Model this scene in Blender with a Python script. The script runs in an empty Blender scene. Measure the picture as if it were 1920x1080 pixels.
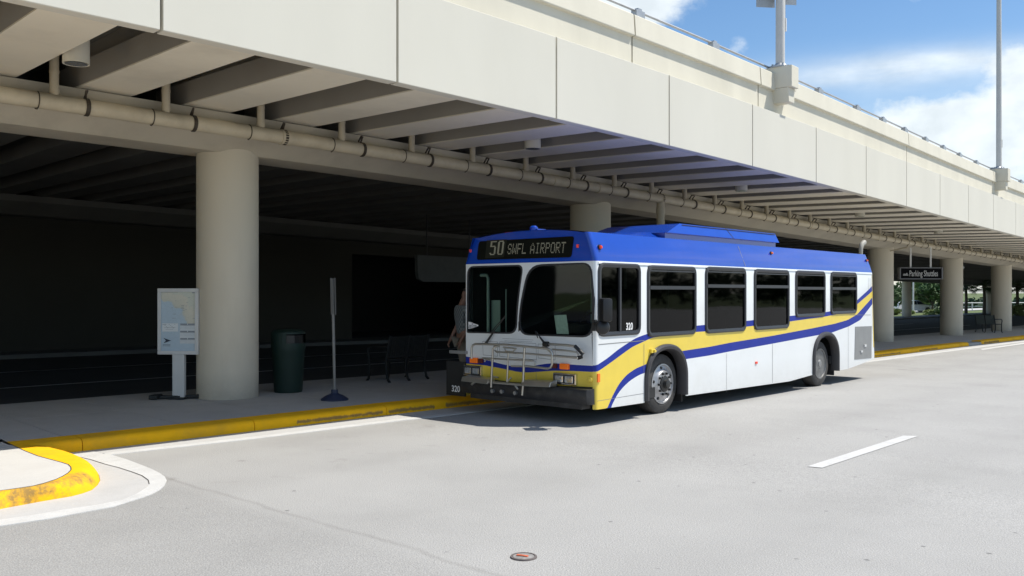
import bpy, bmesh, math, random
from mathutils import Vector, Matrix
random.seed(11)
R = math.radians
SC = bpy.context.scene
COL = SC.collection
# ------------------------------------------------------------------ camera model of the place (metres, Z up, camera looks along +Y)
F, HV, CH = 1700.0, 547.0, 1.905

# ------------------------------------------------------------------ road alignment: s along the kerb, o inward from the fascia face
TH0, K1, K2 = 0.782259, -0.00648793, 0.000165249
def heading(s):
    t = max(-15.0, min(36.0, s))
    return TH0 + K1*t + K2*t*t
_ST = 0.25
_tab = {}
def _build():
    x, y = -1.47407, 11.67063
    _tab[0] = (x, y)
    for sign in (1, -1):
        x, y = _tab[0]
        for i in range(1, 1600):
            sm = sign*(i-0.5)*_ST
            th = heading(sm)
            x += sign*_ST*math.sin(th); y += sign*_ST*math.cos(th)
            _tab[sign*i] = (x, y)
_build()
def cxy(s):
    i = math.floor(s/_ST); t = s/_ST - i
    a, b = _tab[i], _tab[i+1]
    return a[0]+(b[0]-a[0])*t, a[1]+(b[1]-a[1])*t
def lerp_tab(tab, x):
    if x <= tab[0][0]: return tab[0][1]
    for (x0, y0), (x1, y1) in zip(tab, tab[1:]):
        if x <= x1: return y0+(y1-y0)*(x-x0)/(x1-x0)
    return tab[-1][1]
_zg = [(1, 0), (12, -.078), (21.9, -.2), (31.6, -.285), (40, -.335), (60, -.41), (120, -.55)]
def zg(s): return lerp_tab(_zg, s)
def zf(s):
    t = max(-40, min(60, s))
    z = 4.6 - 0.015096*t - 8.3176e-5*t*t
    if s > 60: z -= 0.012*(s-60)
    return z
def XY(s, o):
    x, y = cxy(s); th = heading(s)
    return x - math.cos(th)*o, y + math.sin(th)*o
def DK(s, o, dz):              # point on the deck frame
    x, y = XY(s, o); return Vector((x, y, zf(s)+dz+.02*(max(.17, min(4.8, o))-.17)))   # with the crossfall of the deck
def GR(s, o, dz=0.0):          # point on the ground frame
    x, y = XY(s, o); return Vector((x, y, zg(s)+dz))
def so(x, y):
    s = 0.0
    for _ in range(12):
        cx, cy = cxy(s); th = heading(s)
        s += (x-cx)*math.sin(th) + (y-cy)*math.cos(th)
        s = max(-300, min(300, s))
    cx, cy = cxy(s); th = heading(s)
    return s, -(x-cx)*math.cos(th) + (y-cy)*math.sin(th)
def s_at(u, o):                # s where the line at offset o crosses the vertical plane through column u
    a, c = -8.0, 120.0
    for _ in range(50):
        m = (a+c)/2; x, y = XY(m, o)
        if y < .5 or x/y < (u-960)/F: a = m
        else: c = m
    return a
def GP(u, v, dz=0.0):          # ground point seen at (u, v)
    z = dz; p = None
    for _ in range(25):
        Z = (z-CH)*F/(HV-v); p = ((u-960)/F*Z, Z)
        z = .5*z + .5*(zg(so(*p)[0])+dz)
    return Vector((p[0], p[1], z))
def AT(u, v, Z):               # point at depth Z
    return Vector(((u-960)/F*Z, Z, CH+(HV-v)/F*Z))

# ------------------------------------------------------------------ materials
def mat(name, col, rough=.6, metal=0.0, var=.08, scale=4.0, bump=0.0, bscale=60.0, spec=.5, dirt=None, dscale=1.5, damt=.5, coat=0.0, stretch=None, speck=0.0):
    m = bpy.data.materials.new(name); m.use_nodes = True
    nt = m.node_tree; N = nt.nodes; L = nt.links
    b = N['Principled BSDF']
    b.inputs['Roughness'].default_value = rough
    b.inputs['Metallic'].default_value = metal
    b.inputs['Specular IOR Level'].default_value = spec
    b.inputs['Coat Weight'].default_value = coat
    b.inputs['Coat Roughness'].default_value = .06
    tc = N.new('ShaderNodeTexCoord')
    vec = tc.outputs['Object']
    if stretch:
        mp = N.new('ShaderNodeMapping'); mp.inputs['Scale'].default_value = stretch
        L.new(vec, mp.inputs['Vector']); vec = mp.outputs['Vector']
    c = (col[0], col[1], col[2], 1)
    nz = N.new('ShaderNodeTexNoise'); nz.inputs['Scale'].default_value = scale; nz.inputs['Detail'].default_value = 6
    L.new(vec, nz.inputs['Vector'])
    mr = N.new('ShaderNodeMapRange'); mr.inputs['From Min'].default_value = .3; mr.inputs['From Max'].default_value = .7
    mr.inputs['To Min'].default_value = 1-var; mr.inputs['To Max'].default_value = 1+var
    L.new(nz.outputs['Fac'], mr.inputs['Value'])
    mx = N.new('ShaderNodeMix'); mx.data_type = 'RGBA'; mx.blend_type = 'MULTIPLY'; mx.inputs['Factor'].default_value = 1
    mx.inputs['A'].default_value = c
    cr = N.new('ShaderNodeCombineColor')
    for ch in ('Red', 'Green', 'Blue'): L.new(mr.outputs['Result'], cr.inputs[ch])
    L.new(cr.outputs['Color'], mx.inputs['B'])
    out = mx.outputs['Result']
    if speck:
        s2 = N.new('ShaderNodeTexNoise'); s2.inputs['Scale'].default_value = 90; s2.inputs['Detail'].default_value = 3
        L.new(tc.outputs['Object'], s2.inputs['Vector'])
        m2 = N.new('ShaderNodeMapRange'); m2.inputs['From Min'].default_value = .35; m2.inputs['From Max'].default_value = .65
        m2.inputs['To Min'].default_value = 1-speck; m2.inputs['To Max'].default_value = 1+speck
        L.new(s2.outputs['Fac'], m2.inputs['Value'])
        x2 = N.new('ShaderNodeMix'); x2.data_type = 'RGBA'; x2.blend_type = 'MULTIPLY'; x2.inputs['Factor'].default_value = 1
        c2 = N.new('ShaderNodeCombineColor')
        for ch in ('Red', 'Green', 'Blue'): L.new(m2.outputs['Result'], c2.inputs[ch])
        L.new(out, x2.inputs['A']); L.new(c2.outputs['Color'], x2.inputs['B']); out = x2.outputs['Result']
    if dirt:
        n2 = N.new('ShaderNodeTexNoise'); n2.inputs['Scale'].default_value = dscale; n2.inputs['Detail'].default_value = 9; n2.inputs['Roughness'].default_value = .68
        L.new(vec, n2.inputs['Vector'])
        r2 = N.new('ShaderNodeMapRange'); r2.inputs['From Min'].default_value = .5; r2.inputs['From Max'].default_value = .72
        r2.inputs['To Min'].default_value = 0; r2.inputs['To Max'].default_value = damt
        L.new(n2.outputs['Fac'], r2.inputs['Value'])
        md = N.new('ShaderNodeMix'); md.data_type = 'RGBA'
        L.new(r2.outputs['Result'], md.inputs['Factor']); L.new(out, md.inputs['A'])
        md.inputs['B'].default_value = (dirt[0], dirt[1], dirt[2], 1); out = md.outputs['Result']
    L.new(out, b.inputs['Base Color'])
    if bump:
        nb = N.new('ShaderNodeTexNoise'); nb.inputs['Scale'].default_value = bscale; nb.inputs['Detail'].default_value = 4
        L.new(tc.outputs['Object'], nb.inputs['Vector'])
        bp = N.new('ShaderNodeBump'); bp.inputs['Strength'].default_value = bump; bp.inputs['Distance'].default_value = .02
        L.new(nb.outputs['Fac'], bp.inputs['Height']); L.new(bp.outputs['Normal'], b.inputs['Normal'])
    return m

def emis(m, col, st):
    b = m.node_tree.nodes['Principled BSDF']
    b.inputs['Emission Color'].default_value = (*col, 1); b.inputs['Emission Strength'].default_value = st
    return m

def glass(name, tint, refl=1.0):
    m = bpy.data.materials.new(name); m.use_nodes = True
    nt = m.node_tree; N = nt.nodes; L = nt.links
    N.remove(N['Principled BSDF'])
    tr = N.new('ShaderNodeBsdfTransparent'); tr.inputs['Color'].default_value = (*tint, 1)
    gl = N.new('ShaderNodeBsdfGlossy'); gl.inputs['Roughness'].default_value = .03; gl.inputs['Color'].default_value = (refl, refl, refl, 1)
    fr = N.new('ShaderNodeFresnel'); fr.inputs['IOR'].default_value = 1.5
    nz = N.new('ShaderNodeTexNoise'); nz.inputs['Scale'].default_value = 1.2; nz.inputs['Detail'].default_value = 1
    tc = N.new('ShaderNodeTexCoord'); L.new(tc.outputs['Object'], nz.inputs['Vector'])
    bp = N.new('ShaderNodeBump'); bp.inputs['Strength'].default_value = .04; bp.inputs['Distance'].default_value = .05
    L.new(nz.outputs['Fac'], bp.inputs['Height']); L.new(bp.outputs['Normal'], gl.inputs['Normal'])
    mx = N.new('ShaderNodeMixShader')
    L.new(fr.outputs['Fac'], mx.inputs['Fac']); L.new(tr.outputs[0], mx.inputs[1]); L.new(gl.outputs[0], mx.inputs[2])
    L.new(mx.outputs[0], N['Material Output'].inputs['Surface'])
    return m

M = {}
M['panel'] = mat('precast_panel', (.645, .62, .54), .85, var=.022, scale=.9, bump=.05, bscale=90, dirt=(.52, .49, .41), dscale=.5, damt=.12, stretch=(1, 1, .4))
M['cream'] = mat('cream_concrete', (.65, .615, .515), .85, var=.05, scale=1.5, bump=.06, bscale=70, dirt=(.47, .44, .36), dscale=.8, damt=.2, stretch=(1, 1, .35))
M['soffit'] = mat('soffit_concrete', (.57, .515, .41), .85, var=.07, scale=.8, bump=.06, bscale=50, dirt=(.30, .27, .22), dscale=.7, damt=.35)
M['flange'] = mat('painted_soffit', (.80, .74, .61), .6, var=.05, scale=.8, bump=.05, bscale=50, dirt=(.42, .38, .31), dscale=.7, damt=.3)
M['web'] = mat('shaded_beam_web', (.32, .30, .26), .9, var=.08, scale=.9)  # beam sides coloured darker to carry the shade of the gaps
M['bare'] = mat('deep_shade_concrete', (.15, .145, .13), .9, var=.12, scale=.7)  # deep shade under the deck put into this darker concrete colour
M['deck'] = mat('deck_concrete', (.24, .23, .205), .9, var=.1, scale=1, bump=.05)
M['column'] = mat('column_concrete', (.65, .585, .47), .8, var=.04, scale=1.2, bump=.05, bscale=60, dirt=(.42, .38, .31), dscale=.9, damt=.3, stretch=(1, 1, .25))
M['pipe'] = mat('painted_pipe', (.56, .49, .36), .5, var=.08, scale=3, dirt=(.3, .24, .15), dscale=2.2, damt=.4)
M['clamp'] = mat('dark_steel_strap', (.07, .055, .04), .6, .3)
M['steel'] = mat('galvanised_steel', (.42, .43, .44), .45, .55, var=.1, scale=6)
M['polegrey'] = mat('painted_grey_pole', (.56, .55, .53), .5, .0, var=.05)
M['signback'] = mat('sign_back_metal', (.42, .44, .46), .5, .3)
M['walk'] = mat('sidewalk_concrete', (.45, .44, .42), .9, var=.09, scale=1.1, bump=.15, bscale=120, dirt=(.22, .21, .2), dscale=1.1, damt=.4, speck=.06)
M['island'] = mat('sunlit_island_concrete', (.53, .515, .485), .9, var=.05, scale=1.6, bump=.12, bscale=130, dirt=(.45, .42, .38), dscale=1.4, damt=.3, speck=.04)
M['gutter'] = mat('gutter_concrete', (.47, .465, .455), .9, var=.06, scale=2, bump=.12, bscale=120, dirt=(.36, .34, .31), dscale=2, damt=.45, speck=.05)
M['kerbgrey'] = mat('bare_kerb', (.36, .35, .33), .9, var=.1, scale=3, bump=.15)
M['yellow'] = mat('yellow_kerb_paint', (.90, .47, .008), .85, var=.05, scale=5, spec=.2, bump=.15, bscale=45, dirt=(.50, .28, .04), dscale=1.3, damt=.5)
M['white'] = mat('white_road_paint', (.55, .55, .54), .7, var=.06, scale=4, bump=.08, bscale=100, dirt=(.42, .41, .39), dscale=3.5, damt=.5, speck=.06)
M['asphalt'] = mat('dark_asphalt', (.045, .045, .045), .9, var=.15, scale=1, bump=.2, bscale=100)
M['darkwalk'] = mat('dark_pavement', (.13, .13, .125), .9, var=.12, scale=1)  # one even darker tone for the far pavement
M['joint'] = mat('dark_joint', (.05, .045, .04), .9)
M['grass'] = mat('far_grass', (.09, .12, .035), .95, var=.25, scale=.3)
M['wallin'] = mat('shade_dark_wall', (.045, .042, .034), .85, var=.06, scale=.6)  # cream wall with its deep shade put into the base colour
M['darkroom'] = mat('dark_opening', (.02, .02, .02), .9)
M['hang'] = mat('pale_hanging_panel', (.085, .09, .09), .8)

# road: pale worn concrete with one coarser half beyond an irregular joint
def road_mat():
    m = mat('road_surface', (.35, .345, .333), .88, var=.05, scale=.6, bump=.4, bscale=75, dirt=(.265, .262, .254), dscale=.5, damt=.35, speck=.20)
    nt = m.node_tree; N = nt.nodes; L = nt.links
    b = N['Principled BSDF']; prev = b.inputs['Base Color'].links[0].from_socket
    tc = N.new('ShaderNodeTexCoord')
    a, c = GP(318, 897), GP(905, 1066)
    d = (c-a).normalized(); nrm = Vector((d.y, -d.x, 0))
    if nrm.dot(Vector((0, -1, 0))) < 0: nrm = -nrm           # towards the camera
    dt = N.new('ShaderNodeVectorMath'); dt.operation = 'DOT_PRODUCT'; dt.inputs[1].default_value = nrm
    wob = N.new('ShaderNodeTexNoise'); wob.inputs['Scale'].default_value = .9; wob.inputs['Detail'].default_value = 7
    L.new(tc.outputs['Object'], dt.inputs[0]); L.new(tc.outputs['Object'], wob.inputs['Vector'])
    w2 = N.new('ShaderNodeMath'); w2.operation = 'MULTIPLY_ADD'; w2.inputs[1].default_value = .34; w2.inputs[2].default_value = -.17 - nrm.dot(a)
    L.new(wob.outputs['Fac'], w2.inputs[0])
    ad = N.new('ShaderNodeMath'); ad.operation = 'ADD'
    L.new(dt.outputs['Value'], ad.inputs[0]); L.new(w2.outputs[0], ad.inputs[1])
    mr = N.new('ShaderNodeMapRange'); mr.inputs['From Min'].default_value = -.03; mr.inputs['From Max'].default_value = .25
    L.new(ad.outputs[0], mr.inputs['Value'])
    vo = N.new('ShaderNodeTexVoronoi'); vo.inputs['Scale'].default_value = 70
    L.new(tc.outputs['Object'], vo.inputs['Vector'])
    vr = N.new('ShaderNodeMapRange'); vr.inputs['From Min'].default_value = .0; vr.inputs['From Max'].default_value = .6
    vr.inputs['To Min'].default_value = 1.10; vr.inputs['To Max'].default_value = .84
    L.new(vo.outputs['Distance'], vr.inputs['Value'])
    cc = N.new('ShaderNodeCombineColor')
    for ch in ('Red', 'Green', 'Blue'): L.new(vr.outputs['Result'], cc.inputs[ch])
    mx = N.new('ShaderNodeMix'); mx.data_type = 'RGBA'; mx.blend_type = 'MULTIPLY'
    L.new(mr.outputs['Result'], mx.inputs['Factor']); L.new(prev, mx.inputs['A']); L.new(cc.outputs['Color'], mx.inputs['B'])
    # joint line: where |distance| is small, broken up by noise
    ab = N.new('ShaderNodeMath'); ab.operation = 'ABSOLUTE'; L.new(ad.outputs[0], ab.inputs[0])
    jr = N.new('ShaderNodeMapRange'); jr.inputs['From Min'].default_value = .008; jr.inputs['From Max'].default_value = .05
    jr.inputs['To Min'].default_value = .42; jr.inputs['To Max'].default_value = 0
    L.new(ab.outputs[0], jr.inputs['Value'])
    jn = N.new('ShaderNodeTexNoise'); jn.inputs['Scale'].default_value = 2.2; L.new(tc.outputs['Object'], jn.inputs['Vector'])
    jm = N.new('ShaderNodeMath'); jm.operation = 'MULTIPLY'; L.new(jr.outputs['Result'], jm.inputs[0]); L.new(jn.outputs['Fac'], jm.inputs[1])
    m3 = N.new('ShaderNodeMix'); m3.data_type = 'RGBA'; m3.inputs['B'].default_value = (.12, .11, .10, 1)
    L.new(jm.outputs[0], m3.inputs['Factor']); L.new(mx.outputs['Result'], m3.inputs['A'])
    # small dark scuffs and pits
    pn = N.new('ShaderNodeTexVoronoi'); pn.inputs['Scale'].default_value = 2.6; L.new(tc.outputs['Object'], pn.inputs['Vector'])
    pr = N.new('ShaderNodeMapRange'); pr.inputs['From Min'].default_value = .03; pr.inputs['From Max'].default_value = .07
    pr.inputs['To Min'].default_value = .7; pr.inputs['To Max'].default_value = 0
    L.new(pn.outputs['Distance'], pr.inputs['Value'])
    m4 = N.new('ShaderNodeMix'); m4.data_type = 'RGBA'; m4.inputs['B'].default_value = (.1, .1, .1, 1)
    L.new(pr.outputs['Result'], m4.inputs['Factor']); L.new(m3.outputs['Result'], m4.inputs['A'])
    L.new(m4.outputs['Result'], b.inputs['Base Color'])
    return m
M['road'] = road_mat()

def scuffs():
    m = M['yellow']; nt = m.node_tree; N = nt.nodes; L = nt.links; b = N['Principled BSDF']; prev = b.inputs['Base Color'].links[0].from_socket
    tc = N.new('ShaderNodeTexCoord'); acc = None
    def mm(op, a, c):
        n = N.new('ShaderNodeMath'); n.operation = op
        for i, v in enumerate((a, c)):
            if isinstance(v, (int, float)): n.inputs[i].default_value = v
            else: L.new(v, n.inputs[i])
        return n.outputs[0]
    def vm(op, x, y):
        n = N.new('ShaderNodeVectorMath'); n.operation = op
        for i, v in enumerate((x, y)):
            if isinstance(v, Vector): n.inputs[i].default_value = v
            elif v is not None: L.new(v, n.inputs[i])
        return n
    segs = [(GP(158, 899, .08), GP(112, 913, .09), .20), (GP(112, 913, .09), GP(48, 927, .08), .19), (GP(48, 927, .08), GP(0, 937, .07), .22)]
    segs += [(GR(q0, 1.957, .055), GR(q1, 1.957, .055), r_) for q0, q1, r_ in ((-.25, 1.25, .055), (1.4, 2.3, .06), (2.6, 4.2, .07), (16.8, 19, .05), (21, 24, .05), (26, 28, .06), (34, 36, .1))]
    for p, q, r in segs:
        d = (q-p); ln = d.length; d = d/ln
        rel = vm('SUBTRACT', tc.outputs['Object'], p).outputs['Vector']
        t = mm('MINIMUM', mm('MAXIMUM', vm('DOT_PRODUCT', rel, d).outputs['Value'], 0.0), ln)
        cb = N.new('ShaderNodeCombineXYZ')
        for i, ax in enumerate('XYZ'): L.new(mm('MULTIPLY', t, d[i]), cb.inputs[ax])
        dist = vm('DISTANCE', rel, cb.outputs[0]).outputs['Value']
        v = mm('MAXIMUM', mm('SUBTRACT', 1.0, mm('MULTIPLY', dist, 1/r)), 0.0); acc = v if acc is None else mm('MAXIMUM', acc, v)
    nz = N.new('ShaderNodeTexNoise'); nz.inputs['Scale'].default_value = 11; nz.inputs['Detail'].default_value = 9; nz.inputs['Roughness'].default_value = .7; L.new(tc.outputs['Object'], nz.inputs['Vector'])
    mr = N.new('ShaderNodeMapRange'); mr.inputs['From Min'].default_value = .74; mr.inputs['From Max'].default_value = 1.0; mr.inputs['To Max'].default_value = .8
    L.new(mm('ADD', mm('MULTIPLY', acc, .60), nz.outputs['Fac']), mr.inputs['Value'])
    mx = N.new('ShaderNodeMix'); mx.data_type = 'RGBA'; mx.inputs['B'].default_value = (.17, .125, .07, 1)
    L.new(mr.outputs['Result'], mx.inputs['Factor']); L.new(prev, mx.inputs['A']); L.new(mx.outputs['Result'], b.inputs['Base Color'])
scuffs()
# bus
M['bwhite'] = mat('bus_white_paint', (.74, .76, .765), .3, var=.02, scale=1.2, coat=.3, dirt=(.55, .53, .48), dscale=1.1, damt=.22, spec=.5)
M['byellow'] = mat('bus_yellow_paint', (.76, .57, .065), .35, var=.03, coat=.3, dirt=(.5, .38, .08), dscale=1.3, damt=.25)
M['bstripe'] = mat('bus_blue_stripe', (.010, .026, .27), .5, var=.05, spec=.3)
M['bblue'] = mat('bus_blue_paint', (.005, .055, .40), .22, var=.04, coat=.5, dirt=(.015, .075, .45), dscale=1.2, damt=.3)
M['rubber'] = mat('black_rubber', (.022, .022, .023), .6, var=.15)
M['bumper'] = mat('bumper_rubber', (.020, .020, .022), .5, var=.2, scale=8, bump=.1, bscale=20, dirt=(.08, .08, .08), dscale=4, damt=.4)
M['fender'] = mat('fender_plastic', (.035, .033, .036), .45, var=.1)
M['tyre'] = mat('tyre_rubber', (.045, .043, .042), .8, var=.2, scale=10, bump=.15, dirt=(.13, .12, .11), dscale=3, damt=.6)
M['rim'] = mat('wheel_rim_metal', (.42, .42, .43), .38, .6, var=.12, scale=8, dirt=(.15, .14, .13), dscale=5, damt=.5)
M['rimr'] = mat('dark_wheel_rim', (.20, .20, .20), .42, .5, var=.2, scale=8, dirt=(.08, .075, .07), dscale=6, damt=.6)  # rear rim, darker than the front one
M['hub'] = mat('black_hub', (.02, .02, .02), .45)
M['chrome'] = mat('chrome', (.7, .7, .7), .12, .95, var=.02)
M['rack'] = mat('stainless_tube', (.48, .47, .44), .3, .85, var=.08)
M['black'] = mat('black_plastic', (.015, .015, .016), .4)
M['interior'] = mat('bus_interior', (.035, .04, .04), .7)
M['stanchion'] = mat('green_grey_rail', (.34, .45, .41), .4)
M['seatm'] = mat('seat_fabric', (.03, .04, .08), .8)
M['paper'] = mat('paper_notice', (.55, .68, .62), .8, var=.1, scale=20)
M['amber'] = emis(mat('amber_lens', (.85, .16, .015), .25), (1, .25, .02), .08)
M['redlens'] = emis(mat('red_lens', (.7, .05, .02), .2), (1, .12, .05), .12)
M['lens'] = mat('headlamp_lens', (.75, .77, .78), .08, .75, var=.25, scale=25)
M['greyp'] = mat('brushed_steel_panel', (.30, .30, .30), .45, .5, var=.06)
M['exh'] = mat('exhaust_beige', (.36, .345, .30), .6)
M['dots'] = emis(mat('display_dots', (.25, .24, .18), .6), (.75, .72, .5), .03)
M['disp'] = mat('display_black', (.006, .007, .005), .5, spec=.1)
M['disp2'] = mat('display_backing', (.022, .023, .016), .6, spec=.1)
M['lettering'] = mat('white_lettering', (.8, .8, .8), .5)
M['seam'] = mat('panel_seam', (.22, .22, .22), .7)
M['gw'] = glass('bus_windscreen_glass', (.72, .80, .76), .8)
M['gs'] = glass('bus_tinted_glass', (.06, .068, .07), .42)
M['frame'] = mat('window_gasket', (.028, .028, .032), .4)
def low_grime(m, z0, z1, col, amt, sc):
    nt = m.node_tree; N = nt.nodes; L = nt.links; b = N['Principled BSDF']; prev = b.inputs['Base Color'].links[0].from_socket
    tc = N.new('ShaderNodeTexCoord'); sp = N.new('ShaderNodeSeparateXYZ'); L.new(tc.outputs['Object'], sp.inputs[0])
    nz = N.new('ShaderNodeTexNoise'); nz.inputs['Scale'].default_value = sc; nz.inputs['Detail'].default_value = 8; nz.inputs['Roughness'].default_value = .65; L.new(tc.outputs['Object'], nz.inputs['Vector'])
    mr = N.new('ShaderNodeMapRange'); mr.inputs['From Min'].default_value = z1; mr.inputs['From Max'].default_value = z0; L.new(sp.outputs['Z'], mr.inputs['Value'])
    m1 = N.new('ShaderNodeMath'); m1.operation = 'MULTIPLY'; L.new(mr.outputs['Result'], m1.inputs[0]); L.new(nz.outputs['Fac'], m1.inputs[1])
    m2 = N.new('ShaderNodeMath'); m2.operation = 'MULTIPLY'; m2.inputs[1].default_value = amt; L.new(m1.outputs[0], m2.inputs[0])
    mx = N.new('ShaderNodeMix'); mx.data_type = 'RGBA'; mx.inputs['B'].default_value = (*col, 1)
    L.new(m2.outputs[0], mx.inputs['Factor']); L.new(prev, mx.inputs['A']); L.new(mx.outputs['Result'], b.inputs['Base Color'])
low_grime(M['bwhite'], .2, .65, (.42, .40, .36), .45, 6)
low_grime(M['column'], 0, .45, (.22, .20, .17), .8, 6)
def road_wear():
    m = M['road']; nt = m.node_tree; N = nt.nodes; L = nt.links; b = N['Principled BSDF']; prev = b.inputs['Base Color'].links[0].from_socket
    tc = N.new('ShaderNodeTexCoord')
    def mm(op, a, c):
        n = N.new('ShaderNodeMath'); n.operation = op
        for i, v in enumerate((a, c)):
            if isinstance(v, (int, float)): n.inputs[i].default_value = v
            else: L.new(v, n.inputs[i])
        return n.outputs[0]
    th = heading(6); nv = Vector((-math.cos(th), math.sin(th), 0)); c0 = Vector((*XY(6, 0), 0))
    dt = N.new('ShaderNodeVectorMath'); dt.operation = 'DOT_PRODUCT'; dt.inputs[1].default_value = nv; L.new(tc.outputs['Object'], dt.inputs[0])
    o_ = mm('SUBTRACT', dt.outputs['Value'], nv.dot(c0))
    def nzs(sc, dv=(1, 1, 1)):
        n = N.new('ShaderNodeTexNoise'); n.inputs['Scale'].default_value = sc; n.inputs['Detail'].default_value = 7; n.inputs['Roughness'].default_value = .62; L.new(tc.outputs['Object'], n.inputs['Vector']); return n.outputs['Fac']
    big = nzs(.5)
    acc = None
    for c_, w_ in ((-.75, .38), (1.0, .38), (-3.1, .45), (-5.6, .5), (-7.9, .5)):
        d = mm('MULTIPLY', mm('SUBTRACT', o_, c_), 1/w_); v = mm('EXPONENT', mm('MULTIPLY', mm('MULTIPLY', d, d), -1.0), 0.0); acc = v if acc is None else mm('ADD', acc, v)
    wear = mm('MULTIPLY', mm('MULTIPLY', acc, big), .30)
    d = mm('MULTIPLY', mm('SUBTRACT', o_, .1), 1/1.1); lane = mm('EXPONENT', mm('MULTIPLY', mm('MULTIPLY', d, d), -1.0), 0.0)
    mr = N.new('ShaderNodeMapRange'); mr.inputs['From Min'].default_value = .60; mr.inputs['From Max'].default_value = .72; mr.inputs['To Max'].default_value = .45; L.new(nzs(1.9), mr.inputs['Value'])
    oil = mm('MULTIPLY', mr.outputs['Result'], lane)
    mx = N.new('ShaderNodeMix'); mx.data_type = 'RGBA'; mx.inputs['B'].default_value = (.22, .215, .205, 1); L.new(wear, mx.inputs['Factor']); L.new(prev, mx.inputs['A'])
    m2 = N.new('ShaderNodeMix'); m2.data_type = 'RGBA'; m2.inputs['B'].default_value = (.14, .125, .11, 1); L.new(oil, m2.inputs['Factor']); L.new(mx.outputs['Result'], m2.inputs['A'])
    L.new(m2.outputs['Result'], b.inputs['Base Color'])
road_wear()
# furniture and outside
M['alu'] = mat('pale_aluminium', (.60, .60, .59), .45, .1, var=.04)
M['green'] = mat('dark_green_plastic', (.007, .026, .020), .6, var=.1)
M['stopgrey'] = mat('dull_grey_pole', (.19, .19, .185), .5, .2, var=.1)
M['channel'] = mat('dark_steel_channel', (.09, .09, .09), .5, .3)
M['navy'] = mat('navy_iron', (.02, .03, .07), .5)
M['ink'] = mat('dark_ink', (.03, .04, .07), .7)
M['benchm'] = mat('black_iron', (.012, .014, .014), .5)
M['benchs'] = mat('green_mesh_seat', (.13, .155, .145), .6)
M['benchd'] = mat('shade_dark_bench', (.012, .014, .014), .7)
M['signblk'] = mat('black_sign_face', (.007, .007, .008), .8, spec=.05)
M['sframe'] = mat('sign_frame', (.16, .16, .165), .5)
M['signtxt'] = mat('sign_lettering', (.47, .46, .45), .6)
M['car'] = mat('white_car_paint', (.75, .76, .77), .3, coat=.5)
M['carglass'] = mat('car_glass', (.02, .025, .03), .08)
M['bark'] = mat('palm_bark', (.10, .085, .065), .9, var=.25, scale=6)
def leafmat(name, c, var=.35):
    m = mat(name, c, .75, var=var, scale=1.1)
    return m
M['leafd'] = leafmat('dark_leaves', (.055, .11, .03))
M['leafm'] = leafmat('mid_leaves', (.09, .16, .04))
M['leafl'] = leafmat('pale_leaves', (.24, .29, .11))
M['palm'] = leafmat('palm_fronds', (.05, .085, .03))
M['wood'] = leafmat('far_wood_leaves', (.028, .06, .024))
M['skin'] = mat('skin', (.22, .12, .085), .55)
M['trouser'] = mat('khaki_cloth', (.18, .16, .13), .85)
M['hair'] = mat('dark_hair', (.02, .015, .012), .6)
M['shoe'] = mat('dark_shoe', (.03, .025, .02), .5)
def plaid():
    m = mat('plaid_shirt', (.17, .19, .20), .85, var=.05)
    nt = m.node_tree; N = nt.nodes; L = nt.links; b = N['Principled BSDF']; prev = b.inputs['Base Color'].links[0].from_socket
    tc = N.new('ShaderNodeTexCoord')
    ck = N.new('ShaderNodeTexChecker'); ck.inputs['Scale'].default_value = 24; ck.inputs['Color1'].default_value = (1, 1, 1, 1); ck.inputs['Color2'].default_value = (.45, .48, .5, 1)
    L.new(tc.outputs['Object'], ck.inputs['Vector'])
    mx = N.new('ShaderNodeMix'); mx.data_type = 'RGBA'; mx.blend_type = 'MULTIPLY'; mx.inputs['Factor'].default_value = 1
    L.new(prev, mx.inputs['A']); L.new(ck.outputs['Color'], mx.inputs['B']); L.new(mx.outputs['Result'], b.inputs['Base Color'])
    return m
M['plaid'] = plaid()
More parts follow.
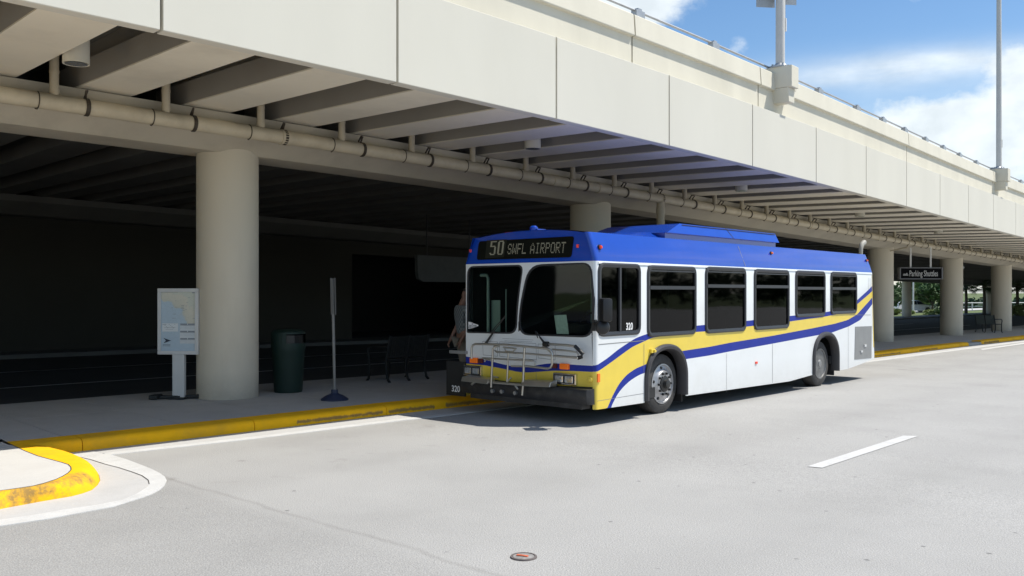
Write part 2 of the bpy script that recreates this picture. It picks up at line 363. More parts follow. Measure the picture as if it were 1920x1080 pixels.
def mapmat():
    m = bpy.data.materials.new('route_map_print'); m.use_nodes = True
    nt = m.node_tree; N = nt.nodes; L = nt.links; b = N['Principled BSDF']; b.inputs['Roughness'].default_value = .25
    tc = N.new('ShaderNodeTexCoord'); sp = N.new('ShaderNodeSeparateXYZ'); L.new(tc.outputs['Object'], sp.inputs[0])
    nz = N.new('ShaderNodeTexNoise'); nz.inputs['Scale'].default_value = 4.5; nz.inputs['Detail'].default_value = 6
    L.new(tc.outputs['Object'], nz.inputs['Vector'])
    # coast: land to the upper right, water to the lower left
    a1 = N.new('ShaderNodeMath'); a1.operation = 'MULTIPLY_ADD'; a1.inputs[1].default_value = .9; a1.inputs[2].default_value = -.08
    L.new(sp.outputs['X'], a1.inputs[0])
    a2 = N.new('ShaderNodeMath'); a2.operation = 'MULTIPLY_ADD'; a2.inputs[1].default_value = .85; a2.inputs[2].default_value = -1.18
    L.new(sp.outputs['Z'], a2.inputs[0])
    a3 = N.new('ShaderNodeMath'); a3.operation = 'ADD'; L.new(a1.outputs[0], a3.inputs[0]); L.new(a2.outputs[0], a3.inputs[1])
    a4 = N.new('ShaderNodeMath'); a4.operation = 'MULTIPLY_ADD'; a4.inputs[1].default_value = .55; L.new(nz.outputs['Fac'], a4.inputs[0]); L.new(a3.outputs[0], a4.inputs[2])
    cr = N.new('ShaderNodeValToRGB'); e = cr.color_ramp.elements
    e[0].position = .20; e[0].color = (.43, .54, .63, 1); e[1].position = .24; e[1].color = (.55, .55, .47, 1)
    x = e.new(.42); x.color = (.63, .60, .50, 1); x = e.new(.5); x.color = (.56, .58, .50, 1)
    L.new(a4.outputs[0], cr.inputs['Fac'])
    vo = N.new('ShaderNodeTexVoronoi'); vo.feature = 'DISTANCE_TO_EDGE'; vo.inputs['Scale'].default_value = 11; L.new(tc.outputs['Object'], vo.inputs['Vector'])
    vr = N.new('ShaderNodeMapRange'); vr.inputs['From Max'].default_value = .03; vr.inputs['To Min'].default_value = .75; vr.inputs['To Max'].default_value = 1
    L.new(vo.outputs['Distance'], vr.inputs['Value'])
    cc = N.new('ShaderNodeCombineColor')
    for ch in ('Red', 'Green', 'Blue'): L.new(vr.outputs['Result'], cc.inputs[ch])
    mx = N.new('ShaderNodeMix'); mx.data_type = 'RGBA'; mx.blend_type = 'MULTIPLY'; mx.inputs['Factor'].default_value = .5
    L.new(cr.outputs['Color'], mx.inputs['A']); L.new(cc.outputs['Color'], mx.inputs['B'])
    L.new(mx.outputs['Result'], b.inputs['Base Color'])
    return m
M['map'] = mapmat()
M['mapwhite'] = mat('map_white_print', (.66, .70, .72), .3, var=.03)
M['mapline'] = mat('map_grey_print', (.22, .25, .29), .4)

# ------------------------------------------------------------------ mesh builder
class MB:
    def __init__(s): s.v = []; s.f = []; s.m = []
    def add(s, vs, fs, mi=0):
        o = len(s.v); s.v += [Vector(p) for p in vs]
        for f in fs: s.f.append([i+o for i in f]); s.m.append(mi)
        return s
    def quad(s, a, b, c, d, mi=0): return s.add([a, b, c, d], [(0, 1, 2, 3)], mi)
    def box(s, c, size, rot=None, mi=0):
        x, y, z = size[0]/2, size[1]/2, size[2]/2
        vs = [Vector(p) for p in ((-x,-y,-z),(x,-y,-z),(x,y,-z),(-x,y,-z),(-x,-y,z),(x,-y,z),(x,y,z),(-x,y,z))]
        if rot is not None: vs = [rot @ p for p in vs]
        c = Vector(c)
        return s.add([p+c for p in vs], [(3,2,1,0),(4,5,6,7),(0,1,5,4),(1,2,6,5),(2,3,7,6),(3,0,4,7)], mi)
    def hexa(s, p, mi=0):      # 8 points, bottom ring then top ring
        return s.add(p, [(3,2,1,0),(4,5,6,7),(0,1,5,4),(1,2,6,5),(2,3,7,6),(3,0,4,7)], mi)
    def tube(s, path, r, n=8, mi=0, cap=True, closed=False):
        path = [Vector(p) for p in path]; k = len(path); rr = r if isinstance(r, (list, tuple)) else [r]*k
        rings = []; up = None
        for i, p in enumerate(path):
            if closed: t = path[(i+1) % k]-path[i-1]
            else: t = path[min(i+1, k-1)]-path[max(i-1, 0)]
            t.normalize()
            if up is None:
                up = Vector((0, 0, 1)) if abs(t.z) < .9 else Vector((1, 0, 0))
            a = t.cross(up)
            if a.length < 1e-6: a = t.cross(Vector((0, 1, 0)))
            a.normalize(); b = a.cross(t).normalized(); up = b
            rings.append([p + (a*math.cos(2*math.pi*j/n) + b*math.sin(2*math.pi*j/n))*rr[i] for j in range(n)])
        vs = [q for ring in rings for q in ring]; fs = []
        for i in range(k if closed else k-1):
            i2 = (i+1) % k
            for j in range(n): fs.append((i*n+j, i*n+(j+1) % n, i2*n+(j+1) % n, i2*n+j))
        if cap and not closed:
            fs.append(tuple(range(n))); fs.append(tuple((k-1)*n+j for j in reversed(range(n))))
        return s.add(vs, fs, mi)
    def lathe(s, prof, n=24, c=(0, 0, 0), axis=None, mi=0):   # prof: (r, z)
        c = Vector(c); vs = []; fs = []; k = len(prof)
        for r, z in prof:
            for j in range(n):
                a = 2*math.pi*j/n; p = Vector((r*math.cos(a), r*math.sin(a), z))
                vs.append((axis @ p if axis is not None else p) + c)
        for i in range(k-1):
            for j in range(n): fs.append((i*n+j, i*n+(j+1) % n, (i+1)*n+(j+1) % n, (i+1)*n+j))
        fs.append(tuple(reversed(range(n)))); fs.append(tuple((k-1)*n+j for j in range(n)))
        return s.add(vs, fs, mi)
    def sweep(s, rings, mi=0, cap=True):     # rings: list of lists of points (closed profile)
        n = len(rings[0]); vs = [p for r in rings for p in r]; fs = []
        for i in range(len(rings)-1):
            for j in range(n): fs.append((i*n+j, i*n+(j+1) % n, (i+1)*n+(j+1) % n, (i+1)*n+j))
        if cap: fs.append(tuple(reversed(range(n)))); fs.append(tuple((len(rings)-1)*n+j for j in range(n)))
        return s.add(vs, fs, mi)
    def prism(s, poly, dvec, mi=0):          # extrude a planar polygon
        d = Vector(dvec); n = len(poly); a = [Vector(p) for p in poly]; b = [p+d for p in a]
        fs = [tuple(reversed(range(n))), tuple(n+i for i in range(n))] + [(i, (i+1) % n, n+(i+1) % n, n+i) for i in range(n)]
        return s.add(a+b, fs, mi)
    def build(s, name, mats, parent=None, smooth=None, bevel=0.0, recalc=True):
        me = bpy.data.meshes.new(name)
        bm = bmesh.new(); vs = [bm.verts.new(p) for p in s.v]
        for f, mi in zip(s.f, s.m):
            try: fc = bm.faces.new([vs[i] for i in f]); fc.material_index = mi
            except ValueError: pass
        if recalc: bmesh.ops.recalc_face_normals(bm, faces=bm.faces)
        if bevel:
            es = [e for e in bm.edges if len(e.link_faces) == 2 and e.calc_face_angle(0) > .6]
            bmesh.ops.bevel(bm, geom=es, offset=bevel, segments=2, affect='EDGES', profile=.6)
        bm.to_mesh(me); bm.free()
        for m in (mats if isinstance(mats, (list, tuple)) else [mats]): me.materials.append(m)
        if smooth is not None:
            for p in me.polygons: p.use_smooth = True
            me.set_sharp_from_angle(angle=R(smooth))
        o = bpy.data.objects.new(name, me); COL.objects.link(o)
        if parent is not None: o.parent = parent
        return o

def tag(o, label=None, cat=None, group=None, kind=None):
    if label: o['label'] = label
    if cat: o['category'] = cat
    if group: o['group'] = group
    if kind: o['kind'] = kind
    return o
def empty(name, loc, rz=0.0):
    o = bpy.data.objects.new(name, None); COL.objects.link(o)
    o.empty_display_size = .2; o.location = loc; o.rotation_euler = (0, 0, rz); return o
def children(o): return [c for c in bpy.data.objects if c.parent is o]
def copy_tree(o, parent=None):
    c = o.copy(); COL.objects.link(c)
    if parent is not None: c.parent = parent
    for ch in children(o): copy_tree(ch, c)
    return c
def text_mb(txt, size, mapf, thick=0.0, bold=0.0, sx=1.0):
    cu = bpy.data.curves.new('lettering', 'FONT'); cu.body = txt; cu.size = size; cu.offset = bold; cu.resolution_u = 3
    ob = bpy.data.objects.new('lettering', cu); COL.objects.link(ob)
    me = bpy.data.meshes.new_from_object(ob.evaluated_get(bpy.context.evaluated_depsgraph_get()))
    b = MB(); b.add([mapf(v.co.x*sx, v.co.y) for v in me.vertices], [tuple(p.vertices) for p in me.polygons])
    bpy.data.objects.remove(ob); bpy.data.curves.remove(cu); bpy.data.meshes.remove(me)
    return b
def frange(a, b, st):
    n = max(1, int(math.ceil((b-a)/st - 1e-9))); return [a+(b-a)*i/n for i in range(n+1)]

# ------------------------------------------------------------------ setting: ground, road, kerb, pavement
def ground_strip(name, s0, s1, os_, dz, m, st=2.0, kind='structure', skirt=False):
    b = MB(); ss = frange(s0, s1, st)
    of = (lambda s: os_(s)) if callable(os_) else (lambda s: os_)
    def row(s):
        r = of(s); q = [GR(s, o, dz[i] if isinstance(dz, list) else dz) for i, o in enumerate(r)]
        return [GR(s, r[0], -.03)] + q + [GR(s, r[-1], -.03)] if skirt else q
    vs = [p for s in ss for p in row(s)]; n = len(row(ss[0]))
    fs = [(i*n+j, i*n+j+1, (i+1)*n+j+1, (i+1)*n+j) for i in range(len(ss)-1) for j in range(n-1)]
    b.add(vs, fs)
    ob = b.build(name, m); tag(ob, kind=kind)
    if not skirt:
        for p in ob.data.polygons: p.use_smooth = True
    # keep faces up
    k_ = 1 if skirt else 0
    if ob.data.polygons[k_].normal.z < 0: ob.data.flip_normals()
    return ob
gb = MB(); G0 = 3000
gb.quad((-G0, -G0, -3.4), (G0, -G0, -3.4), (G0, G0, -3.4), (-G0, G0, -3.4))
tag(gb.build('ground', M['grass']), kind='structure')
road = ground_strip('road', -60, 130, [-60, -40, -25, -15, -10, -6, -3, 0, 1.0, 2.05], 0.0, M['road'], 2)
inner = ground_strip('inner_roadway', -60, 130, [6.25, 8, 12, 16, 19], 0.0, M['asphalt'], 2)
ground_strip('inner_floor', -60, 46, [21.3, 26, 34], .09, M['asphalt'], 3, skirt=True)
ground_strip('verge', 46, 140, [21.2, 30, 37, 45, 70, 110], [.02, -.04, -.15, -.65, -1.7, -2.7], M['grass'], 3)
ground_strip('far_pavement', -60, 140, [18.9, 20, 21.4], 0.12, M['darkwalk'], 3, skirt=True)
ground_strip('outer_road', 20, 140, [28.5, 31, 33.5], [.03, .01, -.03], M['gutter'], 3)

WK0, WK1 = -60, 110
sw = MB()
ss = frange(WK0, WK1, 1.5)
# sidewalk slabs with scored joints left as narrow gaps
jl = [x for x in ss]
for i in range(len(ss)-1):
    a, c = ss[i]+.006, ss[i+1]-.006
    for o0, o1 in ((2.36, 4.3), (4.312, 6.3)):
        sw.hexa([GR(a, o0, -.05), GR(c, o0, -.05), GR(c, o1, -.05), GR(a, o1, -.05), GR(a, o0, .15), GR(c, o0, .15), GR(c, o1, .15), GR(a, o1, .15)])
tag(sw.build('sidewalk', M['walk']), kind='structure')
ground_strip('sidewalk_joint', WK0, WK1, [2.34, 6.29], .138, M['joint'], 2)

# kerb: rounded section, painted yellow, with an unpainted lowered stretch
kp = [(1.95, -.02), (1.953, .04), (1.965, .105), (1.985, .132), (2.02, .146), (2.07, .15), (2.345, .15), (2.345, -.02)]
def kerb_run(name, s0, s1, m, h=1.0):
    b = MB(); L = 2.28; s = s0
    while s < s1 - .01:
        e = min(s+L, s1)
        rings = [[GR(t, o, z*h if z > 0 else z) for o, z in kp] for t in frange(s+.005, e-.005, .76)]
        b.sweep(rings); s = e
    return tag(b.build(name, m, smooth=50), kind='structure')
kerb_run('kerb', -4.0, -3.22, M['yellow'])
kerb_run('kerb', -3.22, 31.9, M['yellow'])
kerb_run('kerb', 31.9, 33.6, M['kerbgrey'], .7)
kerb_run('kerb', 33.6, 62, M['yellow'])
kerb_run('kerb', 62, 105, M['kerbgrey'])
_wo = [(-3.1, 1.46), (-1.25, 1.335), (.9, 1.31), (2, 1.28)]
ground_strip('gutter', -4.0, 105, lambda s: [lerp_tab(_wo, s)+.1, 1.955], .003, M['gutter'], .6, skirt=True)
ground_strip('road_marking', -3.1, 105, lambda s: [lerp_tab(_wo, s), lerp_tab(_wo, s)+.17], .007, M['white'], .6, skirt=True)

# bulb of the island at the left: polygons on the ground
def ext(p, q, d): return q + (q-p).normalized()*d
inner_px = [(2, 824), (24.6, 835.5), (47, 845.5), (70.4, 854.8), (95, 861.5), (116, 867), (128, 871), (133, 876), (133.5, 881), (128.4, 886.5), (118, 893), (105.6, 898.8), (85, 905.5), (63.3, 911), (30, 916), (0, 920)]
outer_px = [(36, 839), (70, 844), (100, 847.8), (130, 854.8), (146, 861), (158, 867), (170, 874.5), (179.5, 883), (186, 892), (188, 902), (183, 911), (172.4, 920), (155, 926.5), (133.7, 932), (70.4, 942.8), (0, 956)]
gut_px = [(120, 850), (146, 856.6), (170, 862), (197, 870.7), (222, 877), (246, 884.7), (266, 892), (278, 900.6), (280, 908), (274.5, 914.6), (256, 926), (228.7, 937.5), (180, 947), (123, 955), (60, 966), (0, 974.5)]
wl_px = [(175, 846), (190, 850), (211, 853), (240, 862), (267.4, 872.4), (285, 879.5), (299, 886.5), (309, 893.5), (312.5, 900.6), (308, 910), (299, 918), (285, 925.5), (267.4, 932), (211, 949.8), (88, 972.7), (0, 985.7)]
def lot(px, dz):
    p = [GP(u, v, dz) for u, v in px]; p.append(ext(p[-2], p[-1], 14)); return p
ti, ko, gu, wl = lot(inner_px, .15), lot(outer_px, .0), lot(gut_px, .004), lot(wl_px, .007)
b = MB()
back = [GR(-30, 2.36, .15), GR(-16, 2.36, .15), GR(-8, 2.36, .15), GR(-4.6, 2.36, .15)]
poly = ti + back
bm = bmesh.new(); vv = [bm.verts.new(p) for p in poly]; bm.faces.new(vv); bmesh.ops.triangulate(bm, faces=bm.faces); me = bpy.data.meshes.new('island'); bm.normal_update()
bm.to_mesh(me); bm.free(); me.materials.append(M['island']); io = bpy.data.objects.new('island', me); COL.objects.link(io); tag(io, kind='structure')
b = MB()
for i in range(len(ti)-1):
    a0, a1, c0, c1 = ti[i], ti[i+1], ko[i], ko[i+1]
    def prof(a, c):
        h = Vector((c.x, c.y, 0)) - Vector((a.x, a.y, 0)); r = []
        for t, z in ((0, .15), (.38, .147), (.62, .128), (.82, .085), (.95, .035), (1, -.01)):
            r.append(Vector((a.x, a.y, 0)) + h*t + Vector((0, 0, z)))
        return r
    p0, p1 = prof(a0, c0), prof(a1, c1)
    for k in range(5): b.quad(p0[k], p0[k+1], p1[k+1], p1[k])
bo = b.build('kerb', M['yellow'], smooth=60); tag(bo, kind='structure')
bm = bmesh.new(); bm.from_mesh(bo.data); bmesh.ops.remove_doubles(bm, verts=bm.verts, dist=.001); bmesh.ops.recalc_face_normals(bm, faces=bm.faces); bm.to_mesh(bo.data); bm.free()
b = MB()
for i in range(len(ko)-1):
    b.quad(ko[i]+Vector((0, 0, .006)), gu[i], gu[i+1], ko[i+1]+Vector((0, 0, .006)))
tag(b.build('gutter', M['gutter']), kind='structure')
b = MB()
for i in range(len(gu)-1):
    b.quad(gu[i]+Vector((0, 0, .002)), wl[i], wl[i+1], gu[i+1]+Vector((0, 0, .002))); b.quad(wl[i], wl[i]+Vector((0, 0, -.03)), wl[i+1]+Vector((0, 0, -.03)), wl[i+1])
tag(b.build('road_marking', M['white']), kind='structure')
# thin dark shrink joints along the kerb edges of the island
b = MB()
for lst, w, dz in ((ti[:-1], .010, .003), (gu[1:9], .007, .005)):
    pth = [p+Vector((0, 0, dz)) for p in lst]
    for p, q in zip(pth, pth[1:]):
        d = (q-p).normalized(); nn = Vector((-d.y, d.x, 0))*w/2
        b.quad(p-nn, q-nn, q+nn, p+nn)
tag(b.build('shrink_joint', M['joint']), kind='structure')
# lane dash, far stripe, inner lane lines
b = MB(); P = [GP(u, v, .006) for u, v in ((1513.6, 874.3), (1541.7, 877), (1721.7, 817.5), (1693.6, 816.7))]
n_ = 12
for i in range(n_):
    t0, t1 = i/n_, (i+1)/n_
    b.quad(P[0].lerp(P[3], t0), P[1].lerp(P[2], t0), P[1].lerp(P[2], t1), P[0].lerp(P[3], t1))
tag(b.build('road_marking', M['white']), kind='structure')
b = MB(); P = [GP(u, v, .006) for u, v in ((1838, 654.2), (1842, 656.4), (1990, 635.0), (1990, 632.5))]
b.quad(*P); tag(b.build('road_marking', M['white']), kind='structure')
ground_strip('road_marking', -40, 60, [10.35, 10.47], .006, M['white'], 2)
ground_strip('road_marking', -40, 60, [14.2, 14.32], .006, M['white'], 2)

# ------------------------------------------------------------------ the elevated road
PL = 3.0858
ov = empty('overpass', GR(10, 10, 0)); ov.location = (0, 0, 0)
tag(ov, 'long cream concrete overpass with panelled edge and ribbed underside above the kerb', 'overpass')
def defl(profile, s0, s1, st):      # sweep of (o, dz) profile along the deck
    return [[DK(s, o, z) for o, z in profile] for s in frange(s0, s1, st)]
for k in range(-4, 36):
    b = MB(); s0, s1 = k*PL+.019, (k+1)*PL-.019
    b.sweep(defl([(0, .008), (0, 1.25), (.008, 1.256), (.165, 1.256), (.165, 0), (.008, 0)], s0, s1, PL))
    b.build('fascia_panel', M['panel'], ov)
b = MB(); b.sweep(defl([(.10, .04), (.10, 1.235), (.155, 1.235), (.155, .04)], -12.3, 111, 3)); b.build('panel_backing', M['joint'], ov)
# parapet: wall, overhanging lip
SEG = [-12.3 + 9.25*i for i in range(10)]
SEG = [-13.2, -3.9, 5.35, 9.93-.0, 19.2, 28.5, 37.7, 47, 56.3, 67, 90, 111]
for a, c in zip(SEG, SEG[1:]):
    b = MB()
    b.sweep(defl([(.22, .9), (.22, 1.79), (.205, 1.795), (.158, 1.80), (.150, 1.815), (.175, 2.165), (.19, 2.18), (.50, 2.18), (.50, .9)], a+.02, c-.02, 1.5))
    b.build('parapet', M['cream'], ov)
b = MB(); b.sweep(defl([(.26, .95), (.26, 2.14), (.3, 2.14), (.3, .95)], -13, 111, 3)); b.build('parapet_joint', M['joint'], ov)
b = MB(); b.sweep(defl([(.172, .70), (.172, 1.0), (21.3, 1.0), (21.3, .70)], -34, 112, 2)); b.build('deck_slab', M['deck'], ov)
# rail on the parapet
b = MB(); b.tube([DK(s, .34, 2.335) for s in frange(-12, 62, 2)], .022, 6); b.build('rail', M['steel'], ov)
posts = [-7.5, -4.9, -2.2, .4, 3.1, 5.7, 8.3, 10.8, 13.3, 15.7, 17.6, 19.4, 21.3, 23.1, 24.9, 26.9, 29.0, 31, 33, 35, 37, 39, 41, 43]
for s in posts:
    b = MB(); th = heading(s); rot = Matrix.Rotation(math.pi/2-th, 3, 'Z')
    b.box(DK(s, .34, 2.26), (.26, .12, .17), rot); b.box(DK(s, .34, 2.36), (.12, .09, .05), rot)
    b.build('rail_post', M['steel'], ov, bevel=.008)
# transverse beams: flange, web, full-width end block
BS = 1.567
for k in range(-12, 74):
    sc = -3.83 + BS*k; b = MB(); hw = .385
    def slab(o0, o1, w, z0, z1, mi=0, h0=None, h1=None):
        b.hexa([DK(sc-w, o0, z0), DK(sc+w, o0, z0), DK(sc+w, o1, z0), DK(sc-w, o1, z0), DK(sc-w, o0, z1), DK(sc+w, o0, z1), DK(sc+w, o1, z1), DK(sc-w, o1, z1)], mi)
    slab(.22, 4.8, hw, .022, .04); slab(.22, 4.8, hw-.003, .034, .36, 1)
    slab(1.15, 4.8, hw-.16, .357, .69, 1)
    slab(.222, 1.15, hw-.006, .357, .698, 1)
    slab(4.8, 21.2, hw, .012, .30, 2); slab(4.8, 21.2, hw-.14, .297, .69, 2)  # inner lengths take the colour with the shade in it
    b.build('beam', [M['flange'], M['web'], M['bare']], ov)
# bearing beams on the columns
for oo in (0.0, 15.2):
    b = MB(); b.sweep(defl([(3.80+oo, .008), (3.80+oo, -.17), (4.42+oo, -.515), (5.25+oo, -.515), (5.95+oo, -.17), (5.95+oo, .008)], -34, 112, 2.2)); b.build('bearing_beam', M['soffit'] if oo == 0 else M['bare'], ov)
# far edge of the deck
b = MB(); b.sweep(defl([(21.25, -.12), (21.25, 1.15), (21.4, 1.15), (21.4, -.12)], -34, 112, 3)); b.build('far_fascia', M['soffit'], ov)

# lamp pole pedestals on the parapet and the poles themselves
def pedestal(s):
    th = heading(s); b = MB()
    def blk(o0, o1, w, z0, z1, w0=None):
        w0 = w if w0 is None else w0
        b.hexa([DK(s-w0, o0, z0), DK(s+w0, o0, z0), DK(s+w0, o1, z0), DK(s-w0, o1, z0), DK(s-w, o0, z1), DK(s+w, o0, z1), DK(s+w, o1, z1), DK(s-w, o1, z1)])
    blk(-.22, .5, .17, 1.84, 2.30); blk(-.14, .45, .16, 1.53, 1.838, .13)
    s += .31; blk(-.04, .4, .14, 1.86, 2.26); blk(.0, .4, .13, 1.70, 1.858, .12); s -= .31
    b.build('pedestal', M['cream'], ov, bevel=.012)
S1, S2 = s_at(1463, .12), s_at(1873, .12)
pedestal(S1); pedestal(S2)
def lamp_pole(s, label, sign):
    base = DK(s, .12, 2.30); t = empty('lamp_pole', base, math.pi/2-heading(s)); tag(t, label, 'lamp pole', 'tall grey lamp poles on the overpass parapet')
    b = MB(); b.lathe([(.098, .03), (.092, 3), (.075, 9)], 12); b.build('pole', M['polegrey'], t, smooth=40)
    b = MB(); b.lathe([(.21, 0), (.21, .03), (.15, .05), (.11, .10)], 16)
    for a in range(4): b.lathe([(.022, .03), (.022, .085)], 6, (.17*math.cos(a*math.pi/2+.78), .17*math.sin(a*math.pi/2+.78), 0))
    b.build('base_plate', M['steel'], t)
    b = MB(); b.tube([(0, 0, 8.9), (0, -.4, 9.1), (0, -1.6, 9.2)], .04, 8); b.build('arm', M['polegrey'], t)
    b = MB(); b.box((0, -1.9, 9.2), (.32, .7, .16)); b.build('lamp_head', M['polegrey'], t, bevel=.03)
    b = MB(); b.box((.09, -.07, .95), (.05, .05, .28)); b.tube([(.10, -.06, 1.1), (.105, -.06, 2.2)], .012, 6); b.build('handhole', M['alu'], t)
    if sign:
        b = MB(); th = heading(s)
        rot = Matrix.Rotation(-(math.pi/2-th) + R(8), 3, 'Z')
        b.box(rot @ Vector((-.24, .22, 1.88)), (.42, .012, 1.0), rot); b.box(rot @ Vector((.26, .22, 1.96)), (.42, .012, 1.0), rot)
        b.box(rot @ Vector((0, .17, 1.6)), (.60, .04, .04), rot); b.box(rot @ Vector((0, .17, 2.1)), (.60, .04, .04), rot)
        b.build('sign_back', M['signback'], t)
        b = MB(); b.lathe([(.105, 1.55), (.105, 1.62)], 12); b.build('bracket', M['steel'], t)
lamp_pole(S1, 'grey lamp pole on the overpass parapet with two sign backs strapped near its top', True)
lamp_pole(S2, 'bare grey lamp pole on the overpass parapet, the thinner one at the far right', False)

# columns
def column(s, o, label, r=.5, z1=-.30, group='round concrete columns under the overpass'):
    x, y = XY(s, o); z0 = zg(s)+.14; t = MB()
    h = zf(s)+z1 - z0
    n = 40; prof = [(r, 0), (r, .02)] + [(r, h*i/8) for i in range(1, 9)]
    t.lathe(prof, n)
    o_ = t.build('concrete_column', M['column'], smooth=40); o_.location = (x, y, z0)
    return tag(o_, label, 'column', group)
column(s_at(427, 4.8), 4.8, 'big cream round column beside the route map board')
column(s_at(1107, 4.8), 4.8, 'shaded round column rising behind the roof of the bus front')
column(s_at(1651, 4.8), 4.8, 'round column just past the rear end of the bus')
column(s_at(1784, 4.8), 4.8, 'round column immediately right of the black hanging sign')
column(s_at(1877.5, 4.8), 4.8, 'round column standing behind the bench')
column(s_at(1943, 4.8), 4.8, 'round column at the far right edge of the photo')
for u, Z, lb in ((1700, 77, 'dark far column under the black hanging sign, near the white car'), (1853, 79, 'dark far column with the palms on either side, beyond the bench')):
    column(s_at(u, 20.3), 20.3, lb, .40, .0, 'far row of columns')

# drain pipe with drops, straps
dp = empty('drain_pipe', (0, 0, 0)); tag(dp, 'long beige drain pipe strapped under the overpass in front of the columns', 'pipe')
PO, PZ, PR = 3.62, -.272, .112
b = MB(); b.tube([DK(s, PO, PZ) for s in frange(-30, 66, 1.5)], PR, 16, cap=True); b.build('main_pipe', M['pipe'], dp, smooth=60)
def ring(bb, s, r, w, a0=0, a1=360, n=16, th=.012):
    hd = heading(s); rings = []
    for i in range(n+1):
        a = R(a0+(a1-a0)*i/n); pts = []
        for ds, dr in ((-w/2, 0), (w/2, 0), (w/2, th), (-w/2, th)):
            rr = r+dr
            pts.append(DK(s+ds, PO+rr*math.cos(a), PZ+rr*math.sin(a)))
        rings.append(pts)
    bb.sweep(rings)
drops = [-3.0-.02+BS*k for k in range(-5, 40)]
for i, s in enumerate(drops):
    if abs(s-9.95) > .3:
        b = MB(); b.tube([DK(s, PO, .62), DK(s, PO, -.19)], .060, 10); b.tube([DK(s, PO, -.09), DK(s, PO, -.15)], .066, 10); b.tube([DK(s, PO, .16), DK(s, PO, .12)], .064, 10)
        b.build('drop_pipe', M['pipe'], dp, smooth=50)
    b = MB(); ring(b, s-.22, PR+.001, .012, 100, 268, 12, .008); b.tube([DK(s-.22, PO-.02, PZ-PR-.01), DK(s-.26, PO-.06, PZ-PR-.015)], .009, 5)
    b.build('strap', M['clamp'], dp)
    b = MB(); ring(b, s+.42, PR+.002, .055, 60, 275, 14, .010)
    b.tube([DK(s+.42, PO+.02, PZ+PR+.02), DK(s+.40, PO-.06, PZ+PR+.10), DK(s+.46, PO+.06, PZ+PR+.13), DK(s+.44, PO+.12, PZ+PR+.03)], .016, 6)
    b.build('hanger', M['clamp'], dp)
for s in (-4.5, .55, 7.3, 8.9, 11.55, 13.2, 20.5, 26.5, 33):
    b = MB(); ring(b, s, PR-.002, .17, 0, 360, 18, .014); b.build('coupling', M['pipe'], dp, smooth=50)
b = MB(); p = DK(11.5, PO, PZ); b.tube([p, p+Vector((0, 0, -.3)), Vector((p.x, p.y, zg(11.5)+.15))], .1, 14); b.tube([p+Vector((0, 0, -.22)), p+Vector((0, 0, -.36))], .112, 14)
b.build('downspout', M['pipe'], dp, smooth=50)
b = MB(); s = 29.95; x, y = XY(29.88, 4.53); pz = zf(s)
b.tube([DK(s, PO, PZ-.05), DK(s, PO+.1, PZ-.2), Vector((x, y, pz-.55)), Vector((x, y, zg(s)+.15))], .035, 8); b.build('conduit', M['pipe'], dp, smooth=50)

# downlights between the beams
for k, lb in enumerate(('white cylinder downlight hanging at the top left, the largest and nearest of them', 'cylinder downlight between beams above the front of the bus', 'small cylinder downlight between beams above the middle bus windows', 'distant downlight under the ribs above the rear of the bus', 'farthest downlight under the ribs, above the black hanging sign')):
    s = -3.08 + BS*5*k - (.2 if k == 0 else 0)
    t = empty('downlight', DK(s, 2.0, -.065)); tag(t, lb, 'downlight', 'downlights under the overpass')
    b = MB(); b.lathe([(.135, .012), (.15, .0), (.15, .46)], 24); b.build('housing', M['cream'], t, smooth=40)
    b = MB(); b.lathe([(.128, -.001), (.06, .010)], 20); b.build('reflector', M['lens'], t)
    b = MB(); b.tube([(0, 0, .46), (0, 0, .72)], .03, 8); b.build('stem', M['alu'], t)

# dim wall of the terminal behind the inner roadway
tw = empty('terminal_wall', (0, 0, 0)); tag(tw, 'dim beige wall far back under the overpass with a wide dark opening', 'wall')
def wall_part(name, s0, s1, o0, o1, z0, dz1, m):
    b = MB(); rings = []
    for s in frange(s0, s1, 2):
        rings.append([Vector((*XY(s, o0), zg(s)+z0)), DK(s, o0, dz1), DK(s, o1, dz1), Vector((*XY(s, o1), zg(s)+z0))])
    b.sweep(rings); return b.build(name, m, tw)
_wa, _wb = s_at(660, 20.6), s_at(905, 20.6)
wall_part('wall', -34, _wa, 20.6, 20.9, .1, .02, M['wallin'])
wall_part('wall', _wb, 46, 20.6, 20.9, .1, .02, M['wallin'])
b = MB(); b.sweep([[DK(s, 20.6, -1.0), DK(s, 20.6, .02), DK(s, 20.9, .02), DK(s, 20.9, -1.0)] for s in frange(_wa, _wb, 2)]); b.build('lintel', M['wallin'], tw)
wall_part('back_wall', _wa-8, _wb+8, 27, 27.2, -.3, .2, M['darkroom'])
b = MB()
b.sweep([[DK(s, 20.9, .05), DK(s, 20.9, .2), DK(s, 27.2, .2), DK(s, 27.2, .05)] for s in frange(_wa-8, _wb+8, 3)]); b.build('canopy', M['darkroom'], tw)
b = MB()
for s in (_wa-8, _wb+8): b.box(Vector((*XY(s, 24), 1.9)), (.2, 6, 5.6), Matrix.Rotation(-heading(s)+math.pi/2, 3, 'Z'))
b.build('side_wall', M['darkroom'], tw)

